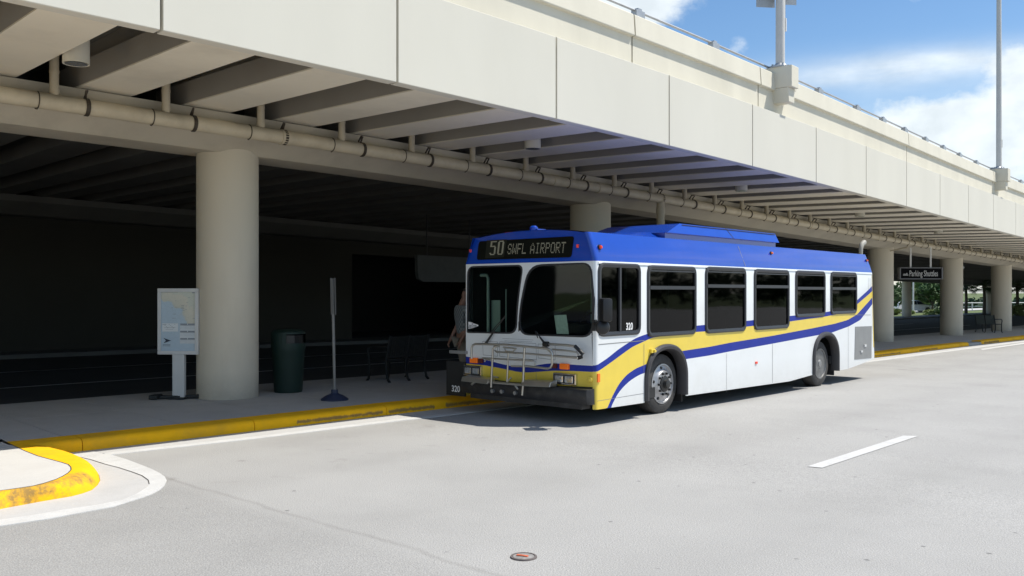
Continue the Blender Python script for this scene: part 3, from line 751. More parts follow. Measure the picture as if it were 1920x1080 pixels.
# ------------------------------------------------------------------ the bus (local axes: x = s from the front backwards, y = w from the street side inwards)
BA = math.atan(1509/1700.0); BD = Vector((math.sin(BA), math.cos(BA), 0)); BN = Vector((-math.cos(BA), math.sin(BA), 0))
BP = Vector((157/1700*12.87, 12.87, 0)); BW = 2.60
bus = empty('city_bus', BP, math.atan2(BD.y, BD.x))
tag(bus, 'white city bus with blue roof and yellow and blue stripes stopped at the kerb', 'bus')
def SD(u, v, w=0.0):           # pixel on the plane w = const  ->  (s, z)
    x = (u-960)/F; q = BP + BN*w
    # t*(x,1) = q + s*BD
    s = (q.x - x*q.y)/(x*BD.y - BD.x); t = q.y + s*BD.y
    return s, CH + (HV-v)/F*t
def FR(u, v, s=0.0):           # pixel on the plane s = const  ->  (w, z)
    x = (u-960)/F; q = BP + BD*s
    w = (q.x - x*q.y)/(x*BN.y - BN.x); t = q.y + w*BN.y
    return w, CH + (HV-v)/F*t
def itab(pts):
    pts = sorted(pts); return lambda x: lerp_tab(pts, x)
def sm(tab, x):                # smooth (Catmull-like) evaluation by averaging
    return (tab(x-.06)+2*tab(x)+tab(x+.06))/4
skirt = itab([SD(*p) for p in ((1117, 768.5), (1208, 755.2), (1287.6, 742), (1480, 715), (1523, 703), (1571.7, 695), (1590, 691.7), (1612, 683.5), (1637, 673.5))])
b1t = itab([SD(*p) for p in ((1117, 686.2), (1139, 671.7), (1159, 655.4), (1177.6, 643), (1191.9, 634), (1206, 628.5), (1217, 625.2), (1250, 617.8), (1306, 610.6), (1323, 609), (1401, 601.5), (1479.6, 592.6), (1547.8, 585.2), (1585, 578.5), (1607, 563), (1637, 535.5))])
b1b = itab([SD(*p) for p in ((1117, 697.6), (1120.6, 697), (1145, 680), (1167.4, 663.5), (1185.7, 650.3), (1208, 640), (1222, 633.4), (1250, 629), (1306, 622.4), (1323, 621.4), (1401, 612.4), (1479.6, 603), (1547.8, 593.5), (1585, 586), (1607, 570.6), (1637, 545))])
b2t = itab([SD(*p) for p in ((1139, 764.4), (1149, 741), (1161.3, 718.5), (1175.6, 702.2), (1191.9, 691), (1216.3, 680.8), (1245, 667), (1277.4, 658.4), (1330, 650.3), (1370, 642.4), (1448.5, 629.6), (1524, 615.4), (1565, 607), (1589.3, 600), (1607, 589.6), (1637, 556.5))])
b2b = itab([SD(*p) for p in ((1146, 764.4), (1155, 743), (1167.4, 726.7), (1181.7, 713.4), (1198, 703.2), (1211.2, 698.2), (1245, 682), (1284.5, 673.7), (1330, 666.6), (1370, 658.7), (1448.5, 644.4), (1527, 629.6), (1559.6, 623.7), (1592, 611.9), (1613, 600), (1638, 567.4))])
ZB = SD(1119, 489)[1]                                   # blue / white line
BL = SD(1637, 560)[0]                                   # length at the rear edge
s_b2a, s_b2b = SD(1139, 764.4)[0], SD(1146, 764.4)[0]
# wheel arches: (centre, half width, top)
def arch_def(uL, vL, uT, vT, uR, vR):
    a, c = SD(uL, vL)[0], SD(uR, vR)[0]; zt = SD(uT, vT)[1]
    return ((a+c)/2, (c-a)/2, zt)
A1, A2 = arch_def(1208, 755, 1252, 644.6, 1287.6, 742), arch_def(1523.3, 703, 1549, 621.8, 1571.7, 695)
def arch_z(A, s, inset=0.0):
    c, a, zt = A; a -= inset; zt -= inset
    if abs(s-c) >= a: return None
    zc = .52; return zc + (zt-zc)*(1-abs((s-c)/a)**2.3)**(1/2.3)
def low(s):
    z = skirt(s)
    for A in (A1, A2):
        q = arch_z(A, s, .045)
        if q is not None: z = max(z, q)
    return z
# windows on the street side: (s0, s1, zb, zt)
def win(uL, uR, vts, vbs):
    s0, s1 = SD(uL, 560)[0], SD(uR, 560)[0]
    zt = sum(SD(u, v)[1] for u, v in vts)/len(vts); zb = sum(SD(u, v)[1] for u, v in vbs)/len(vbs)
    return s0, s1, zb, zt
WIN = [win(1121, 1200.8, ((1160, 493.5),), ((1150, 629.5), (1195, 627.8))),
       win(1213, 1305, ((1217, 497.5), (1302, 499.5)), ((1225, 632), (1300, 626.5))),
       win(1321.7, 1398.3, ((1330, 500), (1390, 502)), ((1330, 626), (1390, 620.5))),
       win(1413.3, 1479.4, ((1420, 504.2), (1474, 506.2)), ((1419, 619), (1474, 615.4))),
       win(1490.8, 1546.9, ((1497, 506.8), (1540, 508.7)), ((1496, 596), (1543, 592))),
       win(1556.8, 1606, ((1563, 509.2), (1602, 511)), ((1561, 590.5), (1602, 586.8)))]
TAP = .14                                                # lean of the blue roof band
ZR = SD(1330, 453.2, TAP)[1]                             # roof edge height
def rear_s(z): return BL + (1.45-z)*.075 if z < 2.3 else BL - .064 - (z-2.3)*.12
RC = .055; RL = .02
def side_pt(s, z, in_=0.0):
    # rounded front corner, leaning roof band
    w = 0.0
    if s < RC: w = RC - math.sqrt(max(0, RC*RC-(RC-s)**2))
    if z > ZB: w += TAP*((z-ZB)/(ZR-ZB))**1.25
    if s > BL-.3:
        k = (s-(BL-.3))/.3; s = (BL-.3) + k*(rear_s(z)-(BL-.3))
    return Vector((s, w+in_, z))
brk = set()
for q in WIN: brk |= {q[0]+.02, q[1]-.02}
for A in (A1, A2):
    for i in range(-8, 9): brk.add(A[0]+(A[1]-.0451)*math.sin(i/8*math.pi/2))
brk |= {0, .008, .02, .035, RC, s_b2a, s_b2b, BL}
SS = sorted({round(x, 4) for x in list(brk)+frange(RC, BL, .06)})
def side_bands(s):
    lo = low(s); t2, q2, t1, q1 = sm(b2t, max(s, s_b2a)), sm(b2b, max(s, s_b2b)), sm(b1t, s), sm(b1b, s)
    z = [lo]
    # order: white | blue | yellow | blue | white | blue roof band
    if s <= s_b2a: B = [lo, lo, lo]
    elif s <= s_b2b: B = [lo, lo, b2t(s)]
    else: B = [lo, q2, t2]
    B += [q1, t1, ZB, ZR]
    for i in range(1, len(B)): B[i] = max(B[i], B[i-1])
    return B
def make_side(mir=False):
    b = MB(); mats = [0, 1, 2, 1, 0, 3]
    for sa, sb in zip(SS, SS[1:]):
        if sb-sa < 1e-4: continue
        Ba, Bb = side_bands(sa), side_bands(sb); smid = (sa+sb)/2
        w = next((q for q in WIN if q[0]+.02 <= smid <= q[1]-.02), None) if not mir else None
        for i in range(6):
            a0, a1, c0, c1 = Ba[i], Ba[i+1], Bb[i], Bb[i+1]
            if a1-a0 < 1e-4 and c1-c0 < 1e-4: continue
            segs = [(a0, a1, c0, c1)]
            if w and i < 5:
                lo, hi = w[2]+.02, w[3]-.02; segs = []
                if min(a0, c0) < lo: segs.append((min(a0, lo), min(a1, lo), min(c0, lo), min(c1, lo)))
                if max(a1, c1) > hi: segs.append((max(a0, hi), max(a1, hi), max(c0, hi), max(c1, hi)))
            for x0, x1, y0, y1 in segs:
                nz = 3 if i == 5 else 1
                for k in range(nz):
                    f = lambda p, q, t: p+(q-p)*t
                    pa, pb = f(x0, x1, k/nz), f(x0, x1, (k+1)/nz); qa, qb = f(y0, y1, k/nz), f(y0, y1, (k+1)/nz)
                    P4 = [side_pt(sa, pa), side_pt(sb, qa), side_pt(sb, qb), side_pt(sa, pb)]
                    if mir: P4 = [Vector((p.x, BW-p.y, p.z)) for p in P4]
                    b.add(P4, [(0, 1, 2, 3)], mats[i])
    return b
body = make_side()
o_ = make_side(True); body.add(o_.v, [], 0)
off = len(body.v)-len(o_.v)
for f, mi in zip(o_.f, o_.m): body.f.append([i+off for i in f]); body.m.append(mi)
# front face bands
fy0 = itab([FR(*p) for p in ((1116, 726), (1040, 722.5), (960, 716), (905, 709), (872, 704))])
f1b = itab([FR(*p) for p in ((1118, 697.6), (1073, 695.7), (1036, 695.2), (1010, 697), (986, 698.5), (969.6, 697), (951, 693), (932.6, 689.3), (906.7, 684.6), (872, 681.4))])
f1t = itab([FR(*p) for p in ((1118, 686.4), (1073, 683.7), (1050, 681.8), (1032.6, 681), (1012, 683.7), (1001, 686.2), (982.6, 687.4), (958.5, 686.5), (934, 681), (914, 675.5), (890, 671), (872, 668))])
WW = frange(RC, BW-RL, .05)
def fpt(w, z):
    s = 0.0
    if z > ZB: s += .07*((z-ZB)/(ZR-ZB))**1.25
    return Vector((s, w, z))
def crown(w): t = (w-BW/2)/(BW/2-TAP); return ZR + .075*(1-min(1, abs(t))**2.2)
for wa, wb in zip(WW, WW[1:]):
    def FB(w):
        q = [.42, fy0(w), sm(f1b, w), sm(f1t, w)]
        q[3] = max(q[3], q[2]+.004); return q
    A_, B_ = FB(wa), FB(wb)
    for i, mi in ((0, 4), (1, 2), (2, 1)):
        body.quad(fpt(wa, A_[i]), fpt(wa, A_[i+1]), fpt(wb, B_[i+1]), fpt(wb, B_[i]), mi)
# white front with two windscreen openings
def rrect(pts, n=5):            # rounded polygon: pts = (w, z, radius)
    out = []; k = len(pts)
    for i in range(k):
        p = Vector(pts[i][:2]); r = pts[i][2]; a = Vector(pts[i-1][:2]); c = Vector(pts[(i+1) % k][:2])
        da, dc = (a-p).normalized(), (c-p).normalized(); p0, p1 = p+da*r, p+dc*r
        for j in range(n+1):
            t = j/n; out.append(p0*(1-t)**2 + p*2*t*(1-t) + p1*t*t)
    return out
def frp(u, v, r): w, z = FR(u, v); return (min(w, BW-.045), z, r)
WS_R = rrect([frp(991, 496.5, .26), frp(1109.5, 492.0, .17), frp(1113.5, 560, .02), frp(1112.5, 633, .20), frp(972.5, 628, .20), frp(972, 585, .3)])
WS_L = rrect([frp(876.5, 499.5, .14), frp(981.5, 496.5, .12), frp(971, 570, .3), frp(969, 626, .16), frp(873.5, 624, .03), frp(874, 560, .02)])
bm = bmesh.new(); E_ = []
def loop(pts):
    vs = [bm.verts.new((0, p[0], p[1])) for p in pts]
    for i in range(len(vs)): E_.append(bm.edges.new((vs[i], vs[(i+1) % len(vs)])))
outer = [(w, max(sm(f1t, w), sm(f1b, w)+.004)) for w in WW] + [(w, ZB) for w in reversed(WW)]
loop(outer); loop(WS_R); loop(WS_L)
bmesh.ops.triangle_fill(bm, use_beauty=True, use_dissolve=False, edges=E_)
def inside(p, poly):
    c = False; j = len(poly)-1
    for i in range(len(poly)):
        a, q = poly[i], poly[j]
        if (a.y > p[1]) != (q.y > p[1]) and p[0] < (q.x-a.x)*(p[1]-a.y)/(q.y-a.y)+a.x: c = not c
        j = i
    return c
bad = [f for f in bm.faces if any(inside((f.calc_center_median().y, f.calc_center_median().z), L_) for L_ in (WS_L, WS_R))]
bmesh.ops.delete(bm, geom=bad, context='FACES_ONLY')
bm.verts.index_update(); body.add([v.co.copy() for v in bm.verts], [[v.index for v in f.verts] for f in bm.faces], 0); bm.free()
# blue front cap, roof
for wa, wb in zip(WW, WW[1:]):
    nz = 4
    for k in range(nz):
        def q(w, t):
            top = crown(w); z = ZB+(top-ZB)*t
            p = fpt(w, z); kk = ((min(z, ZR)-ZB)/(ZR-ZB))**1.25
            p.y = BW/2 + (w-BW/2)*(1-TAP*kk/(BW/2)); return p
        body.quad(q(wa, k/nz), q(wb, k/nz), q(wb, (k+1)/nz), q(wa, (k+1)/nz), 3)
rs = frange(.07, rear_s(ZR)-.02, .6); rw = [TAP+(BW-2*TAP)*i/14 for i in range(15)]
for sa, sb in zip(rs, rs[1:]):
    for wa, wb in zip(rw, rw[1:]):
        body.quad(Vector((sa, wa, crown(wa))), Vector((sa, wb, crown(wb))), Vector((sb, wb, crown(wb))), Vector((sb, wa, crown(wa))), 3)
# rear face
zr = frange(.55, ZR, .15)
for za, zb in zip(zr, zr[1:]):
    ta = TAP*max(0, (za-ZB)/(ZR-ZB))**1.25; tb = TAP*max(0, (zb-ZB)/(ZR-ZB))**1.25
    mi = 3 if za > ZB-.05 else 2
    body.quad(Vector((rear_s(za), ta, za)), Vector((rear_s(zb), tb, zb)), Vector((rear_s(zb), BW-tb, zb)), Vector((rear_s(za), BW-ta, za)), mi)
ob = body.build('body', [M['bwhite'], M['bstripe'], M['byellow'], M['bblue'], M['black']], bus, recalc=False)
bm = bmesh.new(); bm.from_mesh(ob.data); bmesh.ops.remove_doubles(bm, verts=bm.verts, dist=.002); bmesh.ops.recalc_face_normals(bm, faces=bm.faces); bm.to_mesh(ob.data); bm.free()
for p in ob.data.polygons: p.use_smooth = True
ob.data.set_sharp_from_angle(angle=R(28))
# chassis, floor and interior
b = MB(); b.box((5.3, BW/2, .30), (9.6, 1.5, .2)); b.box((.9, BW/2, .33), (1.6, 2.4, .16)); b.box((4.7, BW/2, .33), (4.6, 2.5, .14)); b.box((9.4, BW/2, .45), (1.8, 2.4, .16))
b.build('chassis', M['black'], bus)
for A in (A1, A2):
    for y in (0.02, BW-.62):
        b = MB(); b.box((A[0], y+.60, .75), (2*A[1], .02, .9)); b.box((A[0]-A[1]+.03, y+.3, .7), (.02, .6, .75)); b.box((A[0]+A[1]-.03, y+.3, .7), (.02, .6, .75)); b.box((A[0], y+.3, A[2]-.03), (2*A[1], .6, .02))
        b.build('wheel_well', M['black'], bus)
b = MB(); b.box((5.2, BW/2, .52), (10.0, 1.3, .06)); b.box(((A1[0]+A2[0])/2, BW/2, .521), (A2[0]-A1[0]-1.5, 2.5, .06)); b.box((5.2, BW-.06, 1.45), (10.2, .04, 1.9)); b.box((5.2, BW/2, 2.36), (10.2, 2.3, .04)); b.box((10.2, BW/2, 1.4), (.06, 2.4, 1.8)); b.box((5.5, .045, 1.20), (9.6, .03, .12))
b.build('interior', M['interior'], bus)
b = MB(); b.box((.36, BW/2, .98), (.5, 2.3, .5)); b.box((.55, .62, 1.35), (.25, .5, .16)); b.tube([(.74+.17*math.sin(a/16*2*math.pi)*.5, .62+.22*math.cos(a/16*2*math.pi), 1.42+.17*math.sin(a/16*2*math.pi)) for a in range(16)], .016, 6, closed=True)
b.build('dashboard', M['black'], bus, bevel=.02)
b = MB(); b.box((1.35, .62, 1.05), (.48, .5, .14)); b.box((1.58, .62, 1.5), (.12, .5, .9)); b.build('driver_seat', M['seatm'], bus, bevel=.04)
b = MB()
for s_, w_ in ((2.2, 1.0), (2.2, 1.7), (3.6, 1.05), (5.0, 1.05)): b.tube([(s_, w_, .55), (s_, w_, 2.34)], .024, 8)
q_ = FR(915.5, 547, .16)[0]; z0_, z1_ = FR(915, 640, .16)[1], FR(915, 516, .16)[1]
b.tube([(.16, q_, z0_), (.16, q_, z1_-.05), (.16, q_+.03, z1_), (.16, q_+.16, z1_)], .026, 8)
for u_ in (949,): w_ = FR(u_, 547, .3)[0]; b.tube([(.3, w_, 1.1), (.3, w_, FR(949, 542, .3)[1])], .012, 6)
wa_, wb_ = FR(922, 547, .24)[0], FR(938, 547, .24)[0]; b.box((.24, (wa_+wb_)/2, 1.52), (.012, abs(wa_-wb_), .5))
b.build('stanchion', M['stanchion'], bus, smooth=60)
b = MB()
for i in range(8):
    for w_ in (.5, 2.05): b.box((2.9+i*.85, w_, .98), (.42, .85, .1)); b.box((3.1+i*.85, w_, 1.28), (.08, .85, .6))
b.build('seat_row', M['seatm'], bus, bevel=.03)
w0, z0 = FR(1035, 591); w1, z1 = FR(1060, 627)
b = MB(); b.quad((.05, w0, z0), (.05, w1+.02, z0+.01), (.06, w1-.02, z1), (.06, w0-.04, z1)); b.build('notice_sheet', M['paper'], bus)

# glazing
def pane_front(name, loop_, m, s_):
    b = MB(); n = len(loop_); b.add([(s_, p[0], p[1]) for p in loop_], [tuple(range(n))]); o = b.build(name, m, bus, recalc=False)
    if o.data.polygons[0].normal.x > 0: o.data.flip_normals()
    return o
for lp in (WS_R, WS_L):
    g = pane_front('windscreen', lp, M['gw'], .012)
    b = MB(); n = len(lp); c = sum((p for p in lp), Vector((0, 0)))/n
    pv = []
    for p in lp:
        d = (c-p).normalized(); pv.append([Vector((-.006, p.x, p.y)), Vector((-.006, p.x+d.x*.028, p.y+d.y*.028)), Vector((.012, p.x+d.x*.03, p.y+d.y*.03)), Vector((.012, p.x-d.x*.012, p.y-d.y*.012))])
    pv.append(pv[0]); b.sweep(pv, cap=False); b.build('gasket', M['frame'], g, smooth=40)
# the agency sticker in the windscreen corner
def stick(t, x): return Vector((.004, *FR(885.5+t*11.5, 609.5+x*7)))
up_ = [stick(-1+2*i/12, -(1-abs(i/6-.9)**1.6)*.8 if i < 12 else 0) for i in range(13)]
b = MB()
top = [stick(-1, -1.0), stick(-.5, -.85), stick(0, -.62), stick(.5, -.3), stick(.95, -.02)]
bot = [stick(1, .2), stick(.6, .48), stick(.1, .78), stick(-.4, .95), stick(-1, .98), stick(-.8, .5), stick(-.74, 0), stick(-.8, -.5)]
poly = top+bot; n = len(poly); cen = stick(-.1, .05)
b.add(poly+[cen], [(i, (i+1) % n, n) for i in range(n)]); st = b.build('sticker', M['lettering'], bus)
w0, z0 = FR(877.5, 612); w1, z1 = FR(896, 612.5)
text_mb('LeeTran', .11, lambda x, y: Vector((-.002, w0+(w1-w0)*x/.42, z0-.02+y*.9+(z1-z0)*x/.42))).build('sticker_lettering', M['ink'], st)
# front defroster seams
b = MB()
def fl(u0, v0, u1, v1, t=.006, s_=-.0015):
    a, c = FR(u0, v0), FR(u1, v1); a = Vector((s_, *a)); c = Vector((s_, *c)); d = (c-a).normalized(); nn = Vector((0, -d.z, d.y))*t/2
    b.quad(a-nn, a+nn, c+nn, c-nn)
for box_ in (((905, 640), (933, 641), (933, 668), (906, 665.5)), ((937, 641), (1005, 644), (1006, 675), (937, 668)), ((1009, 645), (1041, 646), (1041, 675), (1009, 671))):
    for i in range(4): fl(*box_[i], *box_[(i+1) % 4])
fl(1005.5, 698, 1005.5, 712); fl(942, 634.5, 1000, 637.5, .004); fl(946, 639, 998, 641, .004)
b.build('hatch_seam', M['seam'], bus)
# wipers
for (p0, p1, p2) in (((910, 645), (927, 620), (947, 595)), ((1022, 645), (1012, 632), (1006, 622))):
    b = MB(); P3 = [Vector((-.05, *FR(*p, -.05))) for p in (p0, p1, p2)]
    b.tube([P3[0], P3[1]], [.02, .012], 6); b.tube([P3[1], P3[2]], .007, 6)
    q = P3[2]-P3[1]; b.tube([P3[1]-q*.2+Vector((0, .05, 0)), P3[2]+q*.1+Vector((0, .02, 0))], .008, 5)
    b.build('wiper', M['black'], bus)

def rr2(s0, s1, z0, z1, r, n=5):
    return [Vector(p) for p in rrect([(s0, z0, r), (s1, z0, r), (s1, z1, r), (s0, z1, r)], n)]
for i, (s0, s1, zb, zt) in enumerate(WIN):
    o1, i1 = rr2(s0, s1, zb, zt, .13), rr2(s0+.062, s1-.062, zb+.065, zt-.065, .075)
    b = MB(); rings = []
    m1 = rr2(s0+.022, s1-.022, zb+.022, zt-.022, .12)
    for a, mm, c in zip(o1, m1, i1): rings.append([Vector((a.x, .004, a.y)), Vector((a.x, -.012, a.y)), Vector((mm.x, -.026, mm.y)), Vector((c.x, -.018, c.y)), Vector((c.x, .02, c.y))])
    rings.append(rings[0]); b.sweep(rings, cap=False)
    if i == 0:
        sm_ = SD(1161.5, 560)[0]; b.box((sm_, -.008, (zb+zt)/2), (.045, .03, zt-zb-.12))
    else:
        zm = SD(*((1260, 539.5), (1360, 536.5), (1446, 537.5), (1518, 540.5), (1581, 541))[i-1])[1]
        b.box(((s0+s1)/2, -.010, zm), (s1-s0-.11, .032, .055)); b.box(((s0+s1)/2, -.012, zt-.088), (s1-s0-.14, .02, .02))
    fr = b.build('window_frame', M['frame'], bus, smooth=35)
    b = MB(); b.add([(p.x, .006, p.y) for p in i1], [tuple(range(len(i1)))]); o = b.build('pane', M['gs'], fr, recalc=False)
    if o.data.polygons[0].normal.y > 0: o.data.flip_normals()

# text on the body
s0_, zq = SD(1173.5, 618.5); s1_, z1_ = SD(1188, 617); 
text_mb('320', .155, lambda x, y: Vector((s0_ + x*(s1_-s0_)/.262, -.002, zq + y*.95)), bold=.004).build('fleet_number', M['lettering'], bus)

# upper blue: seams, marker lamps
b = MB()
def sl(u0, v0, u1, v1, t=.008, off=.003):
    a, c = SD(u0, v0), SD(u1, v1); a = side_pt(*a); c = side_pt(*c); a.y -= off; c.y -= off
    d = (c-a).normalized(); nn = Vector((d.z, 0, -d.x))*t/2; b.quad(a-nn, a+nn, c+nn, c-nn)
sl(1395, 461, 1397.6, 499.5, .012, .008); sl(1448.3, 644.5, 1448.3, 718, .009); sl(1590.3, 612, 1590.3, 691, .009); sl(1122, 646, 1208, 638.5, .010); sl(1207.3, 645, 1207, 700, .008); sl(1120, 752, 1207, 737.5, .006)
sl(1592, 590.5, 1632, 590.5, .008); sl(1362, 662, 1362, 737, .006); sl(1628, 521, 1628, 545, .01); sl(1632, 521, 1632, 542, .01)
b.build('body_seam', M['seam'], bus)
b = MB()
a, c = SD(1119, 489.8)[1], None
b.hexa([(RC, -.012, ZB-.035), (BL-.08, -.012, ZB-.035), (BL-.08, .01, ZB-.035), (RC, .01, ZB-.035), (RC, -.006, ZB-.006), (BL-.09, -.006, ZB-.006), (BL-.09, .01, ZB-.006), (RC, .01, ZB-.006)])
b.build('drip_rail', M['bwhite'], bus)
def marker(u, v, m, r=.035, side=True):
    if side: s_, z_ = SD(u, v, .06); c = side_pt(s_, z_); ax = Matrix.Rotation(R(90), 3, 'X')
    else: w_, z_ = FR(u, v, .05); c = Vector((.055, w_, z_)); ax = Matrix.Rotation(R(-90), 3, 'Y')
    b = MB(); b.lathe([(r*1.35, -.01), (r*1.35, .02)], 10, c, ax); o = b.build('marker_lamp', M['black'], bus)
    b = MB(); b.lathe([(r*.85, .02), (r*.85, .04), (r*.5, .052)], 10, c, ax); b.build('lens', m, o, smooth=40)
marker(1123, 463.5, M['redlens'], .029); marker(1447.5, 474.5, M['amber'], .024); marker(1627, 488.5, M['redlens'], .024)
for u, v in ((885, 470.5), (1086, 461.5)):
    w_, z_ = FR(u, v, .06); b = MB(); b.box((.035, w_, z_), (.06, .03, .05)); b.build('marker_lamp', M['redlens'], bus, bevel=.01)
w_, z_ = FR(954, 437.5, .2); b = MB(); b.box((.2, w_, z_), (.06, .10, .03)); b.build('marker_lamp', M['redlens'], bus)
w_, z_ = FR(1001, 430, .35); b = MB(); b.lathe([(.07, -.05), (.065, .03), (.04, .055)], 10, (.35, w_, z_)); b.box((.42, w_-.05, z_-.02), (.2, .1, .05)); b.build('beacon', M['bblue'], bus, smooth=40)

# destination sign
def dw(u, v, s_=.03): w, z = FR(u, v, s_); return w, z
c4 = [dw(896, 452.5), dw(1075, 442.5), dw(1074, 482.5), dw(896, 487.5)]
zc_ = (c4[1][1]+c4[2][1])/2
b = MB(); ft = lambda z: .07*max(0, (z-ZB)/(ZR-ZB))**1.25
lp = rrect([(w, z, .05) for w, z in c4]); b.add([(ft(p.y)-.006, p.x, p.y) for p in lp], [tuple(range(len(lp)))])
ds = b.build('destination_sign', M['disp'], bus)
c5 = [dw(911, 450.5), dw(949, 448.5), dw(947, 482.5), dw(912, 484.5)]
b = MB(); b.add([(ft(z)-.010, w, z) for w, z in c5], [(0, 1, 2, 3)]); b.build('number_panel', M['disp2'], ds)
FONT = {'S': '01110 10001 10000 01110 00001 10001 01110', 'W': '10001 10001 10001 10101 10101 11011 10001', 'F': '11111 10000 10000 11110 10000 10000 10000', 'L': '10000 10000 10000 10000 10000 10000 11111',
        'A': '00100 01010 10001 10001 11111 10001 10001', 'I': '01110 00100 00100 00100 00100 00100 01110', 'R': '11110 10001 10001 11110 10100 10010 10001', 'P': '11110 10001 10001 11110 10000 10000 10000', 'O': '01110 10001 10001 10001 10001 10001 01110', 'T': '11111 00100 00100 00100 00100 00100 00100', ' ': '000 000 000 000 000 000 000'}
B5 = ['1111111', '1100000', '1100000', '1100000', '1111110', '0000011', '0000011', '0000011', '0000011', '0000011', '1100011', '0111110']
B0 = ['0111110', '1100011', '1100011', '1100011', '1100011', '1100011', '1100011', '1100011', '1100011', '1100011', '1100011', '0111110']
b = MB()
def dots(rows, pTL, pTR, pBL, col0, ncols, r=.36):
    (w0, z0), (w1, z1), (w2, z2) = pTL, pTR, pBL; nr = len(rows)
    cw = (w1-w0)/ncols; ch = (z2-z0)/(nr-1)
    for y, row in enumerate(rows):
        for x, c in enumerate(row):
            if c == '1':
                t = (col0+x+.5)/ncols; w = w0+(w1-w0)*t + (w2-w0)*y/(nr-1)*0; z = z0+(z1-z0)*t+ch*y
                dx, dz_ = abs(cw)*r, abs(ch)*r; s_ = ft(z)-.014
                b.quad((s_, w-dx, z-dz_), (s_, w+dx, z-dz_), (s_, w+dx, z+dz_), (s_, w-dx, z+dz_))
big = [B5[i]+'00'+B0[i] for i in range(12)]
dots(big, dw(919.5, 453.5), dw(945, 452), dw(919.5, 477.5), 0, 16, .46)
rows = ['']*7
for ch_ in 'SWFL AIRPORT':
    g = FONT[ch_].split()
    for i in range(7): rows[i] += g[i]+'0'
dots(rows, dw(953, 458.5), dw(1061.5, 454.8), dw(953, 475.5), 0, len(rows[0])-1, .40)
b.build('sign_lettering', M['dots'], ds)

# bumper
b = MB(); zt, zb = FR(1114, 729)[1], .30
pr = [(-.02, zt), (-.15, zt-.01), (-.17, zt-.05), (-.16, zb+.05), (-.13, zb), (.0, zb)]
rings = []
for w_, k in ((.02, .55), (.05, .92), (.12, 1), (BW-.12, 1), (BW-.05, .9), (BW-.02, .5)): rings.append([Vector((x*k if x < 0 else x, w_, z)) for x, z in pr])
b.sweep(rings); b.box((-.03, 1.25, zb-.03), (.2, 2.2, .08)); b.build('bumper', M['bumper'], bus, smooth=45)
# lamps on the front
def quadbox(u0, v0, u1, v1, s0, s1):     # front-plane pixel box -> box spec
    w0, z0 = FR(u0, v0); w1, z1 = FR(u1, v1); return (w0+w1)/2, (z0+z1)/2, abs(w1-w0), abs(z1-z0)
for u0, v0, u1, v1 in ((1040.5, 700.5, 1083, 720.5), (872.5, 688, 905.5, 701.5)):
    w_, z_, dw_, dz_ = quadbox(u0, v0, u1, v1, 0, 0); dw_ = max(dw_, .36); z_ = (FR((u0+u1)/2, (v0+v1)/2)[1]); dz_ = .165
    b = MB(); b.box((-.02, w_, z_), (.06, dw_, dz_)); hl = b.build('headlight', M['chrome'], bus, bevel=.012)
    b = MB(); b.box((-.046, w_, z_), (.012, dw_*.92, dz_*.78)); b.build('backing', M['black'], hl)
    for t in (-1, 1):
        b = MB(); b.box((-.055, w_+t*dw_*.22, z_), (.02, dw_*.36, dz_*.62)); b.build('lens', M['lens'], hl, bevel=.012)
for u, v in ((1060.3, 687), (890.5, 675.5)):
    w_, z_ = FR(u, v); b = MB(); b.box((-.02, w_, z_), (.05, .16, .085)); b.build('turn_signal', M['amber'], bus, bevel=.012)
    b = MB(); b.box((-.012, w_+(.2 if u > 1000 else -.14), z_+.0), (.03, .1, .07)); b.build('reflector', mat('dark_red_reflector', (.12, .02, .015), .3) if 'dred' not in M else M['dred'], bus)
w_, z_ = FR(1107.6, 711.5); b = MB(); b.lathe([(.04, 0), (.04, .03), (.025, .04)], 12, (0, w_, z_), Matrix.Rotation(R(-90), 3, 'Y')); b.build('tow_cap', M['byellow'], bus, smooth=40)
s_, z_ = SD(1118.5, 709); b = MB(); b.box((.06, -.006, z_), (.05, .02, .12)); b.build('marker_lamp', M['amber'], bus)
s_, z_ = SD(1417.5, 680); b = MB(); b.box((s_, -.008, z_), (.07, .02, .04)); b.build('reflector', M['redlens'], bus)
s_, z_ = SD(1221, 658); b = MB(); b.box((s_, -.02, z_), (.10, .04, .06)); b.lathe([(.025, 0), (.025, .03)], 8, (s_+.02, -.04, z_), Matrix.Rotation(R(90), 3, 'X')); b.build('turn_signal', M['byellow'], bus, bevel=.006)

# bike rack folded up in front
rk = None
def RP(x, y, s_=-.24): u, v = 840+x/5.4, 580+y/5.4; return Vector((s_, *FR(u, v, s_)))
def RT(bb, pts, r=.017, s_=-.24, **k): bb.tube([RP(x, y, s_) for x, y in pts], r, 8, **k)
b = MB()
RT(b, [(238, 500), (240, 392), (252, 362), (280, 350), (600, 358), (1005, 398), (1040, 412), (1056, 445), (1054, 555), (1040, 590), (1010, 600), (770, 572)])
RT(b, [(350, 492), (700, 512), (860, 520), (885, 535), (880, 570)], .014)
RT(b, [(437, 790), (440, 720), (455, 405), (470, 376), (520, 372)]); RT(b, [(752, 870), (762, 740), (768, 560), (776, 388)], .019)
RT(b, [(598, 735), (606, 560), (612, 440)], .014); RT(b, [(478, 376), (470, 410), (490, 430), (800, 448), (1310, 492)], .014)
RT(b, [(560, 385), (640, 392), (690, 398)], .012); RT(b, [(568, 385), (585, 425), (655, 430), (690, 395)], .012)
RT(b, [(640, 575), (840, 580)], .013); RT(b, [(372, 530), (380, 505), (430, 515)], .012)
RT(b, [(455, 742), (770, 768)], .02); RT(b, [(510, 690), (455, 680)], .012); RT(b, [(600, 735), (640, 690)], .012); RT(b, [(240, 760), (290, 725), (430, 735)], .02); RT(b, [(680, 770), (710, 810)], .014)
rk = b.build('bike_rack', M['rack'], bus, smooth=60)
